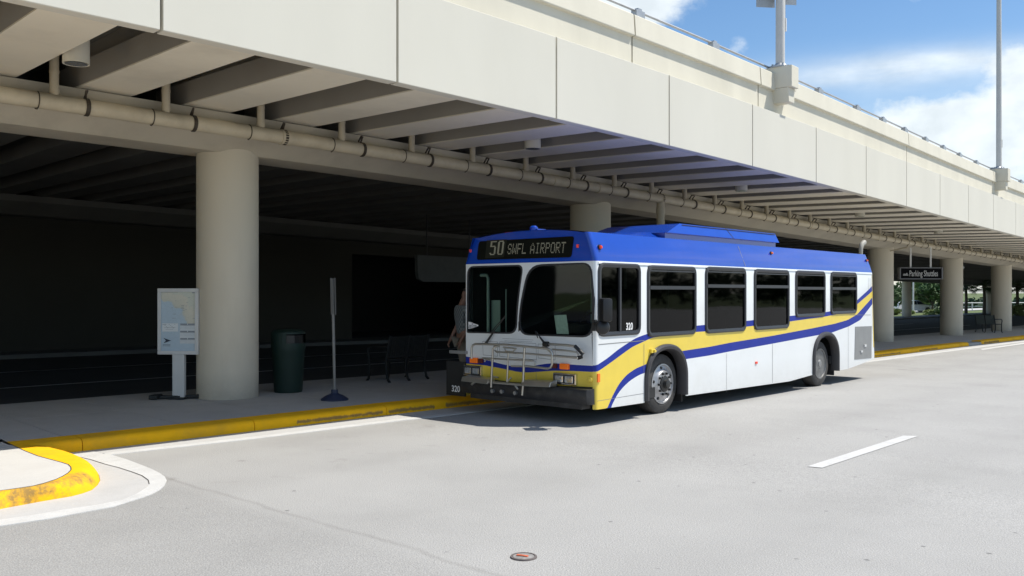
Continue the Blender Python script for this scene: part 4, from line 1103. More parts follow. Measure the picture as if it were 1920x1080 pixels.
b = MB(); RT(b, [(975, 358), (1010, 352), (1190, 362), (1290, 374)], .018, -.12); RT(b, [(1060, 405), (1200, 418), (1300, 432), (1318, 455), (1312, 485), (1080, 468)], .013, -.12); RT(b, [(960, 375), (1010, 400), (1060, 445)], .022, -.15)
b.build('support_arm', M['rack'], rk, smooth=60)
b = MB(); RT(b, [(1285, 372), (1365, 452), (1352, 482), (1315, 492)], .028, -.13); RT(b, [(970, 352), (1015, 352)], .04, -.14); b.build('hook', M['black'], rk, smooth=60)
b = MB()
for (x0, y0, x1, y1) in ((165, 692, 432, 722), (765, 738, 1062, 750)):
    b = MB(); p, q = RP(x0, y0, -.2), RP(x1, y1, -.2); b.hexa([p+Vector((-.08, 0, -.05)), q+Vector((-.08, 0, -.05)), q+Vector((.1, 0, -.05)), p+Vector((.1, 0, -.05)), p+Vector((-.05, 0, .02)), q+Vector((-.05, 0, .02)), q+Vector((.1, 0, .04)), p+Vector((.1, 0, .04))])
    b.build('wheel_tray', M['rack'], rk, bevel=.01)
b = MB()
for x, y in ((465, 825), (560, 830), (695, 845)): b.lathe([(.03, 0), (.03, .05)], 10, RP(x, y, -.15), Matrix.Rotation(R(-90), 3, 'Y'))
b.box(RP(580, 825, -.1), (.1, .5, .08)); b.build('rack_mount', M['greyp'], rk)

# mirror on the street side
def SP(u, v, w): s_, z_ = SD(u, v, w); return Vector((s_, w, z_))
b = MB(); c = SP(1135, 581, -.22); rot = Matrix.Rotation(R(-38), 3, 'Z')
b.box(c, (.15, .27, .33), rot); mr_ = b.build('mirror', M['black'], bus, bevel=.045, smooth=40)
b = MB(); c2 = SP(1130, 614, -.18); b.lathe([(.02, -.05), (.09, -.03), (.105, .0), (.10, .03)], 18, c2, Matrix.Rotation(R(48), 3, 'Z') @ Matrix.Rotation(R(90), 3, 'Y')); b.build('convex_mirror', M['black'], mr_, smooth=50)
b = MB(); b.tube([SP(1114, 609, -.01), SP(1120, 604, -.1), c+Vector((0, .02, -.17))], .022, 8); b.box(SP(1115, 610, -.015), (.05, .05, .16)); b.tube([SP(1120, 604, -.1), c2], .018, 6); b.build('bracket', M['black'], mr_)

# wheels and arch flares
def wheel(A, u, v, rear):
    s_, _ = SD(u, v, .10); r = .475; zc_ = zg(so(*((BP+BD*A[0])[:2]))[0]) + r - .004
    for side in (0, 1):
        y0 = .11 if side == 0 else BW-.11; dr = 1 if side == 0 else -1
        ax = Matrix.Rotation(R(90)*dr, 3, 'X')        # local z -> outwards (-y on the street side)
        c = (s_, y0, zc_)
        b = MB(); b.lathe([(.30, -.26), (.43, -.27), (.465, -.25), (.475, -.2), (.475, -.06), (.462, -.025), (.43, -.005), (.34, .004), (.315, -.012), (.30, -.05)], 48, c, ax)
        w_ = b.build('wheel', M['tyre'], bus, smooth=35)
        if side == 1: continue
        b = MB()
        if not rear: b.lathe([(.315, -.014), (.318, .006), (.296, .008), (.285, -.012), (.225, .004), (.20, .030), (.13, .034), (.125, .02)], 48, c, ax)
        else: b.lathe([(.315, -.014), (.318, .004), (.296, .004), (.275, -.05), (.25, -.13), (.15, -.15), (.14, -.12)], 48, c, ax)
        b.build('rim', M['rim'] if not rear else M['rimr'], w_, smooth=35)
        b = MB()
        if not rear: b.lathe([(.13, .02), (.125, .05), (.075, .06), (.065, .11), (.03, .118)], 24, c, ax)
        else: b.lathe([(.14, -.12), (.12, -.02), (.075, -.01), (.07, .005), (.03, .01)], 24, c, ax)
        b.build('hub', M['hub'] if not rear else M['greyp'], w_, smooth=35)
        b = MB()
        for i in range(10):
            a = 2*math.pi*i/10; rr = .168 if not rear else .19; zz = .030 if not rear else -.15
            b.lathe([(.021, zz-.01), (.019, zz+.035), (.01, zz+.04)], 6, Vector(c)+ax @ Vector((rr*math.cos(a), rr*math.sin(a), 0)), ax)
        b.build('lug_nut', M['hub'] if not rear else M['greyp'], w_)
        if not rear:
            b = MB()
            for i in range(5):
                a = 2*math.pi*(i+.35)/5; b.lathe([(.024, -.02), (.024, .0075)], 10, Vector(c)+ax @ Vector((.255*math.cos(a), .255*math.sin(a), 0)), ax)
            b.build('hand_hole', M['hub'], w_)
wheel(A1, 1243, 716, False); wheel(A2, 1538.5, 683, True)
for A, zl, zr_ in ((A1, .24, .24), (A2, .22, .22)):
    b = MB(); rings = []; n = 40
    for i in range(n+1):
        t = math.pi*(1-i/n); c_, q_ = math.cos(t), math.sin(t); e = 2/2.3
        x = math.copysign(abs(c_)**e, c_); y = abs(q_)**e; zc_ = .52
        def P(ins, yy):
            a, zt_ = A[1]-ins, A[2]-ins; return Vector((A[0]+a*x, yy, zc_+(zt_-zc_)*y))
        rings.append([P(0, .0), P(.006, -.03), P(.035, -.05), P(.075, -.045), P(.10, -.01), P(.10, .12), P(.085, .12), P(.08, .0)])
    def down(rg, z): return [Vector((p.x, p.y, z)) for p in rg]
    rings = [down(rings[0], zl)] + rings + [down(rings[-1], zr_)]
    b.sweep(rings); b.build('arch_flare', M['fender'], bus, smooth=40)
b = MB()
for A in (A1, A2): b.box((A[0]+A[1]+.02, .35, .26), (.02, .5, .3))
b.build('mud_flap', M['rubber'], bus)

# rear details: steel grille door, lower bumper, exhaust
c4 = [SD(*p) for p in ((1603.3, 612.5), (1634, 611.3), (1633.5, 671), (1602, 674))]
b = MB(); b.prism([(s_, -.008, z_) for s_, z_ in c4], (0, .02, 0)); gr = b.build('engine_door', M['greyp'], bus)
b = MB(); s_, z_ = SD(1614, 659); b.box((s_, -.02, z_), (.1, .02, .04)); s_, z_ = SD(1621, 648); b.box((s_, -.02, z_), (.12, .015, .05)); b.build('latch', M['alu'], gr)
b = MB(); b.box((BL+.14, BW/2, .55), (.16, BW-.1, .36)); b.build('rear_bumper', M['bumper'], bus, bevel=.03)
b = MB(); b.quad((BL-.09, -.003, ZB-.03), (rear_s(.62)-.005, -.003, .62), (rear_s(.62)-.05, -.003, .62), (BL-.10, -.003, ZB-.03)); b.build('rear_corner', M['byellow'], bus)
e0 = SP(1614, 477, .75); e0.z = crown(.75)-.02; k_ = .01
b = MB(); b.tube([e0, e0+Vector((0, 0, .16)), e0+Vector((.06, 0, .27)), e0+Vector((.22, 0, .33))], [.045, .05, .06, .064], 14); b.build('exhaust_pipe', M['exh'], bus, smooth=60)

# roof housing
wl_, wt_ = .45, .55
L0, L1 = SP(1243, 437.7, wl_), SP(1461, 455.5, wl_); T0, T1 = SP(1267, 418.3, wt_), SP(1453, 438.3, wt_)
zl_ = (SP(1277, 437.6, wl_).z+L1.z)/2; zt_ = (T0.z+T1.z)/2; zb_ = ZR+.01
s0 = L0.x+.12; s1 = L1.x; t0, t1 = T0.x+.12, T1.x
b = MB()
lowr = [(s0, wl_, zl_), (s1, wl_, zl_), (s1, BW-wl_, zl_), (s0, BW-wl_, zl_)]; topr = [(t0, wt_, zt_), (t1, wt_, zt_), (t1, BW-wt_, zt_), (t0, BW-wt_, zt_)]
b.hexa(lowr+topr)
ins = .07
bl = [(s0+.05, wl_+ins, zb_-.02), (s1-.02, wl_+ins, zb_-.02), (s1-.02, BW-wl_-ins, zb_-.02), (s0+.05, BW-wl_-ins, zb_-.02)]; lt = [(s0+.05, wl_+ins, zl_), (s1-.02, wl_+ins, zl_), (s1-.02, BW-wl_-ins, zl_), (s0+.05, BW-wl_-ins, zl_)]
b.hexa(bl+[(x, y, z+.004) for x, y, z in lt])
hs = b.build('roof_housing', M['bblue'], bus)
b = MB(); sm1 = SP(1367, 440, .48).x
for ds_ in (0,):
    b.hexa([(sm1-.008+.12, wl_-.004, zl_), (sm1+.008+.12, wl_-.004, zl_), (sm1+.008+.12, wl_+.01, zl_), (sm1-.008+.12, wl_+.01, zl_), (sm1-.008, wt_-.004, zt_+.003), (sm1+.008, wt_-.004, zt_+.003), (sm1+.008, wt_+.02, zt_+.003), (sm1-.008, wt_+.02, zt_+.003)])
b.box(((t0+t1)/2, wt_-.022, zt_-.022), (t1-t0-.1, .006, .012)); b.build('housing_seam', M['joint'], hs)
b = MB(); fr0 = SP(1152, 438, .9)
b.hexa([(s0-1.25, .75, zb_), (s0+.02, .5, zb_), (s0+.02, BW-.5, zb_), (s0-1.25, BW-.5, zb_), (s0-.9, .95, zl_-.03), (s0+.02, .8, zl_+.02), (s0+.02, BW-.8, zl_+.02), (s0-.9, BW-.8, zl_-.03)]); b.build('roof_fairing', M['bblue'], bus)

# open entrance door leaf on the kerb side, seen edge on beside the front
dk = [FR(848, 690), FR(871, 690)]
b = MB(); b.box((-.02, BW+.18, .50), (.05, .42, .56)); dl = b.build('door_leaf', M['black'], bus, bevel=.01)
b = MB(); b.box((-.03, BW+.12, .93), (.06, .36, .05)); b.build('rail', M['greyp'], dl)
q0, q1 = FR(846.5, 733.5, -.05), FR(864.5, 733.5, -.05)
text_mb('320', .155, lambda x, y: Vector((-.05, q0[0]+(q1[0]-q0[0])*x/.262, q0[1]+y*.9)), bold=.003).build('fleet_number', M['lettering'], dl)

# ------------------------------------------------------------------ pavement furniture
# route map board
bp_ = GP(336, 748, .15); t = empty('route_map_board', bp_, R(-4)); tag(t, 'grey framed route map board on a post left of the big column', 'map board')
pw, ph = .685, 1.08; zc_ = 1.40 + .02
b = MB(); b.box((0, 0, .37), (.20, .09, 1.0-.26)); b.build('post', M['alu'], t, bevel=.015)
b = MB(); b.box((0, .03, zc_-.15-.0), (pw, .13, ph)); hd = b.build('cabinet', M['alu'], t, bevel=.02)
zc_ -= .15
b = MB()
for x, z, sx, sz in ((0, zc_+ph/2-.03, pw, .06), (0, zc_-ph/2+.03, pw, .06), (-pw/2+.03, zc_, .06, ph-.12), (pw/2-.03, zc_, .06, ph-.12)): b.box((x, -.045, z), (sx-.004, .03, sz-.002))
b.build('frame', M['alu'], hd, bevel=.006)
b = MB(); yy = -.038; b.quad((-pw/2+.05, yy, zc_-ph/2+.05), (pw/2-.05, yy, zc_-ph/2+.05), (pw/2-.05, yy, zc_+ph/2-.05), (-pw/2+.05, yy, zc_+ph/2-.05)); mp = b.build('map_sheet', M['map'], hd)
def mp_xy(fx, fy): return -pw/2+.05+(pw-.1)*fx, zc_+ph/2-.05-(ph-.1)*fy
def rectm(name, rects, m, d=.002, parent=mp):
    b = MB()
    for x0, y0, x1, y1 in rects:
        a0, c0 = mp_xy(x0, y0); a1, c1 = mp_xy(x1, y1); b.quad((a0, yy-d, c1), (a1, yy-d, c1), (a1, yy-d, c0), (a0, yy-d, c0))
    return b.build(name, m, parent)
rectm('timetable_block', [(.55, .54, .995, .87), (.04, .53, .50, .67)], M['mapwhite'])
rows = []
for y in (.535, .655, .775):
    rows += [(.56, y, .76, y+.022), (.78, y, .985, y+.022), (.56, y+.026, .985, y+.034)]
    for i in range(12): rows.append((.57+i*.035, y+.042, .574+i*.035, y+.095))
for i in range(9): rows.append((.07+.04*i, .545+.02*((i*5) % 4), .10+.04*i, .551+.02*((i*5) % 4)))
rows += [(.05, .545, .16, .552), (.10, .60, .42, .604), (.14, .63, .36, .634), (.90, .015, .985, .03), (.0, .012, .5, .016)]
for i in range(14):
    x, y = random.uniform(.3, .92), random.uniform(.06, .45); rows.append((x, y, x+random.uniform(.03, .1), y+.006))
rectm('map_print', rows, M['mapline'], .004)
b = MB()   # arrow shaped emblem with its two lines
pts = [mp_xy(.08, .775), mp_xy(.30, .82), mp_xy(.08, .865), mp_xy(.15, .82)]; b.add([(x, yy-.004, z) for x, z in pts], [(0, 1, 3), (1, 2, 3)])
for y in (.885, .905): x0, z0 = mp_xy(.06, y); x1, z1 = mp_xy(.28, y+.006); b.quad((x0, yy-.004, z1), (x1, yy-.004, z1), (x1, yy-.004, z0), (x0, yy-.004, z0))
b.build('map_emblem', M['ink'], mp)
b = MB(); b.box((-.17, -.05, .035), (.34, .10, .05), Matrix.Rotation(R(12), 3, 'Z')); b.box((.16, .07, .035), (.40, .10, .05), Matrix.Rotation(R(12), 3, 'Z')); b.box((-.34, -.12, .045), (.14, .22, .07)); b.box((.34, .12, .045), (.12, .22, .07)); b.box((.0, .0, .02), (.26, .26, .03))
b.build('base', M['benchm'], t, bevel=.012)
b = MB(); b.box((.0, -.048, .045), (.07, .004, .02)); b.build('base_label', M['black'], t)

# litter bin
q = GP(533, 738, .15); t = empty('trash_can', q + Vector((0, .28, 0)), R(20)); tag(t, 'dark green round trash can with domed lid right of the big column', 'trash can')
b = MB(); b.lathe([(.235, .0), (.245, .03), (.285, .72), (.292, .74), (.292, .78), (.28, .785)], 28); b.build('barrel', M['green'], t, smooth=40)
b = MB(); n = 28
b.lathe([(.296, .76), (.300, .80), (.297, .86)], n)
b.lathe([(.297, 1.02), (.290, 1.05), (.24, 1.085), (.12, 1.10)], n)
vs = []
for i in range(n):
    a0, a1 = 2*math.pi*i/n, 2*math.pi*(i+1)/n; am = math.degrees((a0+a1)/2)
    if 255 <= am <= 345: continue
    b.quad((.297*math.cos(a0), .297*math.sin(a0), .855), (.297*math.cos(a1), .297*math.sin(a1), .855), (.297*math.cos(a1), .297*math.sin(a1), 1.022), (.297*math.cos(a0), .297*math.sin(a0), 1.022))
b.build('lid', M['green'], t, smooth=40)
b = MB(); b.lathe([(.26, .80), (.26, 1.0)], 20); b.build('liner', M['black'], t)
# stop pole
q = GP(624, 752, .15); t = empty('stop_pole', q + Vector((0, .15, 0))); tag(t, 'slim grey pole on a dark blue domed base standing by the yellow kerb', 'pole')
b = MB(); b.lathe([(.222, 0), (.222, .02), (.20, .035), (.14, .075), (.075, .10), (.055, .115), (.055, .17), (.035, .175)], 28); b.build('base', M['navy'], t, smooth=35)
b = MB(); b.tube([(0, 0, .17), (-.035, 0, 1.97)], .024, 10); b.tube([(.0, 0, .19), (0, 0, .17)], .042, 10); b.build('pole', M['stopgrey'], t, smooth=50)
b = MB(); b.box((-.052, -.012, 1.68), (.022, .02, .60), Matrix.Rotation(R(-1.1), 3, 'Y')); b.box((.014, -.012, 1.68), (.018, .03, .60), Matrix.Rotation(R(-1.1), 3, 'Y')); b.box((-.022, -.034, 1.68), (.012, .01, .58), Matrix.Rotation(R(-1.1), 3, 'Y')); b.build('sign_channel', M['channel'], t)
# valve cover
q = GP(982, 1045, .0); t = empty('valve_cover', q); t.scale = (.82, .82, 1); tag(t, 'round grey iron valve cover with a worn red mark set in the road', 'manhole cover')
b = MB(); b.lathe([(.118, .0), (.116, .010), (.098, .012), (.096, .007)], 28); b.build('rim', mat('worn_iron', (.14, .12, .115), .75, .2, var=.25, scale=20), t, smooth=30)
b = MB(); b.lathe([(.095, .002), (.093, .009), (.03, .010)], 24); b.build('lid', mat('cast_lid', (.26, .25, .24), .75, .1, var=.25, scale=25), t, smooth=30)
b = MB(); b.box((-.012, -.002, .014), (.105, .03, .006), Matrix.Rotation(R(-24), 3, 'Z')); b.build('handle', mat('worn_red_paint', (.55, .13, .06), .6, var=.4, scale=40), t)
# bench in front of the fifth column
q = GP(1862, 623.5, .15); s_, o_ = so(q.x, q.y); t = empty('bench', GR(s_, o_+.2, .15), math.pi/2-heading(s_)-R(18)); tag(t, 'black iron bench with mesh seat and looped arms facing right under the overpass', 'bench')
def bench():
    L_ = 1.05
    b = MB()
    for i in range(16): y = -L_/2+.06+(L_-.12)*i/15; b.box((.0, y, .44), (.46, .045, .012))
    b.box((.24, 0, .435), (.03, L_-.06, .03)); b.box((-.24, 0, .435), (.03, L_-.06, .03)); b.build('seat', M['benchs'], t)
    b = MB()
    for i in range(16): y = -L_/2+.06+(L_-.12)*i/15; b.box((-.31, y, .68), (.012, .05, .40), Matrix.Rotation(R(-12), 3, 'Y'))
    b.box((-.355, 0, .88), (.03, L_-.06, .03)); b.box((-.265, 0, .49), (.03, L_-.06, .03)); b.build('backrest', M['benchs'], t)
    for y in (-L_/2, 0, L_/2):
        b = MB(); b.tube([(.32, y, .0), (.27, y, .05), (.245, y, .22), (.25, y, .44), (.30, y, .60), (.27, y, .67), (.18, y, .69), (-.30, y, .69)], .026, 8); b.tube([(-.36, y, 0), (-.30, y, .05), (-.245, y, .22), (-.25, y, .44), (-.37, y, .92)], .026, 8); b.tube([(-.24, y, .43), (.25, y, .43)], .02, 6)
        b.build('leg', M['benchm'], t, smooth=60)
bench()
# second bench in the deep shade left of the bus
q = GP(745, 712, .15); t2 = copy_tree(t)
for ch in children(t2): ch.data = ch.data.copy(); ch.data.materials[0] = M['benchd']  # copy recoloured near black, deep shade put into its material
if True: t2.location = q; t2.rotation_euler = (0, 0, R(140)); t2['label'] = 'dark bench in deep shade on the sidewalk left of the bus front'
t['group'] = t2['group'] = 'benches under the overpass'

# hanging sign
c = AT(1725, 512.6, 37.2); t = empty('hanging_sign', c, R(4)); tag(t, 'black hanging sign with white lettering and two white hangers between columns', 'sign')
W_, H_ = 1.72, .45
b = MB(); b.box((0, 0, 0), (W_, .16, H_)); b.build('case', M['signblk'], t)
b = MB()
for z in (-H_/2, H_/2): b.box((0, 0, z), (W_+.03, .19, .035))
b.box((W_/2+.03, -.01, 0), (.05, .21, H_+.035)); b.box((-W_/2-.02, 0, 0), (.04, .19, H_+.035)); b.build('frame', M['sframe'], t)
for x in (-.40, .45):
    b = MB(); b.tube([(x, 0, H_/2), (x, 0, DK(33, 4.8, -.43).z - c.z + .05)], .035, 8); b.build('hanger', M['lettering'], t)
text_mb('Parking Shuttles', .335, lambda x, y: Vector((-.50+x, -.085, -.115+y)), bold=.004, sx=.565).build('sign_lettering', M['signtxt'], t)
b = MB(); b.box((-.65, -.083, -.07), (.22, .006, .035)); b.box((-.66, -.083, -.03), (.17, .006, .02)); b.box((-.60, -.083, .0), (.06, .006, .02)); b.build('bus_symbol', M['signtxt'], t)
# diamond warning sign seen from behind, beside the fourth column
c = AT(1800, 501.5, 46); t = empty('diamond_sign', c); tag(t, 'grey back of a diamond shaped road sign peeping out behind a column', 'sign')
b = MB(); b.box((0, 0, 0), (.34, .01, .34), Matrix.Rotation(R(45), 3, 'Y')); b.build('plate', M['signback'], t)
b = MB(); b.box((0, .03, (CH-.6-c.z)/2+.0), (.05, .04, abs(CH-.9-c.z)+1.2)); b.build('post', M['steel'], t)
# pale panel hung in the dark opening
s_, o_ = 10.0, 16.5
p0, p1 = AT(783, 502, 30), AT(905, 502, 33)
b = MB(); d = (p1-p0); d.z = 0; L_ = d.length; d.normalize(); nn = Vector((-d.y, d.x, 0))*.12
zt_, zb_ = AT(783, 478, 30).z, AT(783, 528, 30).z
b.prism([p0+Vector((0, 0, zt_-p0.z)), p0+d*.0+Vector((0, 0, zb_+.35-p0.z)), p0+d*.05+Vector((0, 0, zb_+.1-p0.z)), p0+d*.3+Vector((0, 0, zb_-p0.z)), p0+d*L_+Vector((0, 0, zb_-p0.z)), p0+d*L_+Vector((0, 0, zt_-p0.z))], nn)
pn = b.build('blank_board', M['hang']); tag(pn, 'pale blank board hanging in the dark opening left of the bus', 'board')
b = MB()
for k in (.15, .8):
    a = p0+d*L_*k; b.tube([Vector((a.x, a.y, zt_-.02))+nn*.5, Vector((a.x, a.y, 5.0))+nn*.5], .02, 6)
hg = b.build('hanger', M['black'], pn)

# ------------------------------------------------------------------ person stepping to the bus door
def skin_mesh(name, nodes, edges, m, parent, sub=2):
    me = bpy.data.meshes.new(name); me.from_pydata([n[0] for n in nodes], edges, []); me.materials.append(m)
    o = bpy.data.objects.new(name, me); COL.objects.link(o); o.parent = parent
    sk = o.modifiers.new('skin', 'SKIN'); sk.use_smooth_shade = True
    for i, n in enumerate(nodes):
        r = n[1] if isinstance(n[1], tuple) else (n[1], n[1]); me.skin_vertices[0].data[i].radius = r
    me.skin_vertices[0].data[0].use_root = True
    sb = o.modifiers.new('subd', 'SUBSURF'); sb.levels = sub; sb.render_levels = sub
    return o
pq = AT(869, 547, 15.9); pe = empty('person', Vector((pq.x, pq.y, .15)), R(-62)); tag(pe, 'person in a plaid short sleeved shirt and khaki trousers beside the bus door', 'person')
# local: faces -y; x to the person's left
bn = [((0, 0, .98), (.15, .11)), ((0, .0, 1.15), (.145, .10)), ((0, -.01, 1.35), (.165, .11)), ((0, -.01, 1.50), (.10, .085)), ((0, -.02, 1.575), (.058, .058)), ((.03, .03, 1.62), (.065, .075)), ((.045, .05, 1.70), (.078, .10)), ((.05, .06, 1.79), (.062, .08)),
      ((.10, 0, .90), .092), ((.11, -.05, .52), .062), ((.115, .02, .10), .042), ((.12, -.10, .04), .035), ((-.10, 0, .90), .092), ((-.11, .06, .52), .062), ((-.115, .16, .12), .042), ((-.12, .06, .04), .035),
      ((.19, -.01, 1.47), .062), ((.245, .02, 1.20), .045), ((.25, -.12, .98), .036), ((.25, -.16, .90), .03), ((-.19, -.01, 1.47), .062), ((-.25, .02, 1.20), .045), ((-.255, -.10, .97), .036), ((-.255, -.14, .89), .03),
      ((.045, -.05, 1.69), .014)]
be = [(0, 1), (1, 2), (2, 3), (3, 4), (4, 5), (5, 6), (6, 7), (0, 8), (8, 9), (9, 10), (10, 11), (0, 12), (12, 13), (13, 14), (14, 15), (2, 16), (16, 17), (17, 18), (18, 19), (2, 20), (20, 21), (21, 22), (22, 23), (6, 24)]
for sx in (1, -1):                           # fingers and thumbs
    base = 19 if sx > 0 else 23; y0 = -.16 if sx > 0 else -.14
    for k, (dx, ln) in enumerate(((-.024, .075), (-.008, .085), (.008, .08), (.024, .062))):
        n0 = len(bn); x = sx*(.252+dx)
        bn += [((x, y0-.02, .885-.03), .010), ((x, y0-.045, .885-.03-ln*.5), .009), ((x-.008*sx, y0-.03, .885-.03-ln), .007)]; be += [(base, n0), (n0, n0+1), (n0+1, n0+2)]
    n0 = len(bn); bn += [((sx*.215, y0-.035, .875), .011), ((sx*.208, y0-.055, .835), .009)]; be += [(base, n0), (n0, n0+1)]
skin_mesh('body', bn, be, M['skin'], pe)
skin_mesh('shirt', [((0, 0, .96), (.172, .13)), ((0, 0, 1.15), (.165, .122)), ((0, -.01, 1.36), (.182, .125)), ((0, -.01, 1.50), (.11, .10)), ((.20, -.01, 1.465), .078), ((.235, .01, 1.25), .070), ((-.20, -.01, 1.465), .078), ((-.235, .01, 1.25), .070)], [(0, 1), (1, 2), (2, 3), (2, 4), (4, 5), (2, 6), (6, 7)], M['plaid'], pe)
skin_mesh('trousers', [((0, 0, .97), (.16, .12)), ((.10, 0, .88), .105), ((.11, -.05, .52), .080), ((.115, .02, .10), .068), ((-.10, 0, .88), .105), ((-.11, .06, .52), .080), ((-.115, .16, .12), .068)], [(0, 1), (1, 2), (2, 3), (0, 4), (4, 5), (5, 6)], M['trouser'], pe)
skin_mesh('hair', [((.045, .10, 1.75), (.082, .095)), ((.045, .07, 1.83), (.06, .075)), ((.045, .14, 1.67), (.06, .05))], [(0, 1), (0, 2)], M['hair'], pe)
for x, y in ((.12, -.04), (-.12, .10)):
    b = MB(); b.box((x, y, .04), (.095, .28, .075)); b.build('shoe', M['shoe'], pe, bevel=.03, smooth=60)

# ------------------------------------------------------------------ outside beyond the overpass
def leaf_cloud(b, n, cen, rad, size, rnd, clumps=14, shell=.55):
    cl = []
    for _ in range(clumps):
        while True:
            v = Vector((rnd.uniform(-1, 1), rnd.uniform(-1, 1), rnd.uniform(-1, 1)))
            if .25 < v.length < 1: break
        cl.append((v, rnd.uniform(.28, .5)))
    for _ in range(n):
        c, r = rnd.choice(cl); d = Vector((rnd.gauss(0, 1), rnd.gauss(0, 1), rnd.gauss(0, 1))).normalized()*r*rnd.uniform(shell, 1)
        p = c*.72 + d; p = Vector(cen) + Vector((p.x*rad[0], p.y*rad[1], p.z*rad[2]))
        a = Vector((rnd.gauss(0, 1), rnd.gauss(0, 1), rnd.gauss(0, .6))).normalized(); q = a.cross(Vector((rnd.gauss(0, 1), rnd.gauss(0, 1), rnd.gauss(0, 1)))).normalized()
        s = size*rnd.uniform(.6, 1.3); b.add([p-a*s, p+q*s*.5, p+a*s, p-q*s*.5], [(0, 1, 2, 3)])
    return cl
def tree(base, h, w, m, label, seed, group='leafy trees beyond the overpass', n=2600):
    rnd = random.Random(seed); t = empty('leafy_tree', base); tag(t, label, 'tree', group)
    b = MB(); b.tube([(0, 0, -.3), (.05, 0, h*.25), (-.05, .05, h*.55)], [h*.035, h*.028, h*.015], 7)
    for _ in range(6):
        a = rnd.uniform(0, 6.28); z = rnd.uniform(.2, .45)*h; b.tube([(0, 0, z), (math.cos(a)*w*.2, math.sin(a)*w*.2, z+h*.15), (math.cos(a)*w*.38, math.sin(a)*w*.38, z+h*.28)], [h*.014, h*.01, h*.004], 5)
    b.build('trunk', M['bark'], t)
    b = MB(); leaf_cloud(b, n, (0, 0, h*.60), (w*.5, w*.5, h*.42), h*.055, rnd); b.build('crown', m, t, recalc=False)
    return t
def at_g(u, Z):
    p = AT(u, 540, Z); s_, o_ = so(p.x, p.y)
    return Vector((p.x, p.y, zg(s_)+lerp_tab([(21.2, .02), (30, -.04), (37, -.15), (45, -.65), (70, -1.7), (110, -2.7)], o_)-.02))
def top_h(u, Z, v): return CH+(HV-v)*Z/F - at_g(u, Z).z
tree(at_g(1672, 104), top_h(1672, 104, 527), 5.5, M['leafd'], 'dark tree beyond the overpass, hard right of the column behind the bus', 1)
tree(at_g(1722, 112), top_h(1722, 112, 526), 4.6, M['leafm'], 'lighter green tree behind the parked white car', 2)
tree(at_g(1748, 106), top_h(1748, 106, 522), 5.6, M['leafd'], 'broad dark tree right of the white car, under the end of the hanging sign', 3)
tree(at_g(1640, 118), top_h(1640, 118, 526), 6, M['leafd'], 'dark tree mostly hidden behind the column past the bus', 4)
def palm(base, h, label, seed):
    rnd = random.Random(seed); t = empty('palm_tree', base); tag(t, label, 'palm tree', 'palms beyond the overpass')
    b = MB(); b.tube([(0, 0, -.3), (.05, 0, h*.5), (0, .02, h)], [.19, .15, .13], 8)
    for i in range(14):
        a = rnd.uniform(0, 6.28); z = h*.86+rnd.uniform(0, h*.12); b.tube([(0, 0, z), (math.cos(a)*.24, math.sin(a)*.24, z+.12)], .05, 4)
    b.build('trunk', M['bark'], t)
    b = MB()
    for i in range(30):
        a = 2.4*i; el = rnd.uniform(-.7, 1.2); L_ = rnd.uniform(1.1, 1.6); d = Vector((math.cos(a)*math.cos(el), math.sin(a)*math.cos(el), math.sin(el)))
        tip = Vector((0, 0, h))+d*L_*.62; side = d.cross(Vector((0, 0, 1))); side.normalize(); up = side.cross(d)
        b.tube([(0, 0, h-.1), tip], [.025, .015], 4)
        for k in range(-6, 7):
            an = k*.23; q = (d*math.cos(an)+side*math.sin(an)*1.0).normalized(); e = tip+q*.75*(1-.05*abs(k)) + Vector((0, 0, -.22-.12*abs(math.sin(an))))
            ww = up.cross(q).normalized()*.035; mid = tip+q*.4+Vector((0, 0, -.02)); b.add([tip-ww*.4, mid-ww, e, mid+ww, tip+ww*.4], [(0, 1, 2, 3, 4)])
    b.build('crown', M['palm'], t, recalc=False)
palm(at_g(1811, 96), top_h(1811, 96, 533), 'slim palm just right of the column beside the hanging sign', 5)
palm(at_g(1845, 92), top_h(1845, 92, 534), 'palm half hidden behind the dark far column above the bench', 6)
palm(at_g(1907, 90), top_h(1907, 90, 533), 'palm at the far right edge of the photo', 7)
for i, (u, Z, h, w, m, lb) in enumerate(((1682, 92, .75, 2.2, 'leafl', 'pale low shrub left of the dark far column'), (1741, 94, .62, 2.0, 'leafl', 'pale low shrub in front of the white car bonnet'), (1758, 96, .55, 1.6, 'leafm', 'low green shrub right of the white car'), (1704, 96, .5, 1.2, 'leafl', 'pale low shrub left of the white car'), (1900, 88, 1.15, 1.8, 'leafl', 'pale shrub at the foot of the rightmost palm'), (1916, 90, 1.2, 1.8, 'leafl', 'pale shrub at the far right edge of the photo'))):
    b = MB(); rnd = random.Random(40+i); leaf_cloud(b, 700, (0, 0, h*.42), (w*.5, w*.4, h*.6), .16, rnd, 10)
    o = b.build('shrub', M[m], recalc=False); o.location = at_g(u, Z); tag(o, lb, 'shrub', 'low shrubs beyond the overpass')
# far wood: one mass along the horizon from straight ahead round to the right
b = MB(); rnd = random.Random(77)
for i in range(330):
    az = R(rnd.uniform(8, 120)); d = rnd.uniform(185, 240); h = rnd.uniform(5.5, 9) if az > R(33) else rnd.uniform(3.2, 4.4)
    lo = -.6 if az > R(33) else -3.4
    c = Vector((math.sin(az)*d, math.cos(az)*d, lo+h*.5)); leaf_cloud(b, 95, c, (4.5, 4.5, h*.62), .72, rnd, 9, .3)
fw = b.build('far_wood', M['wood'], recalc=False); tag(fw, 'line of dark distant trees on the horizon', 'wood', kind='stuff')
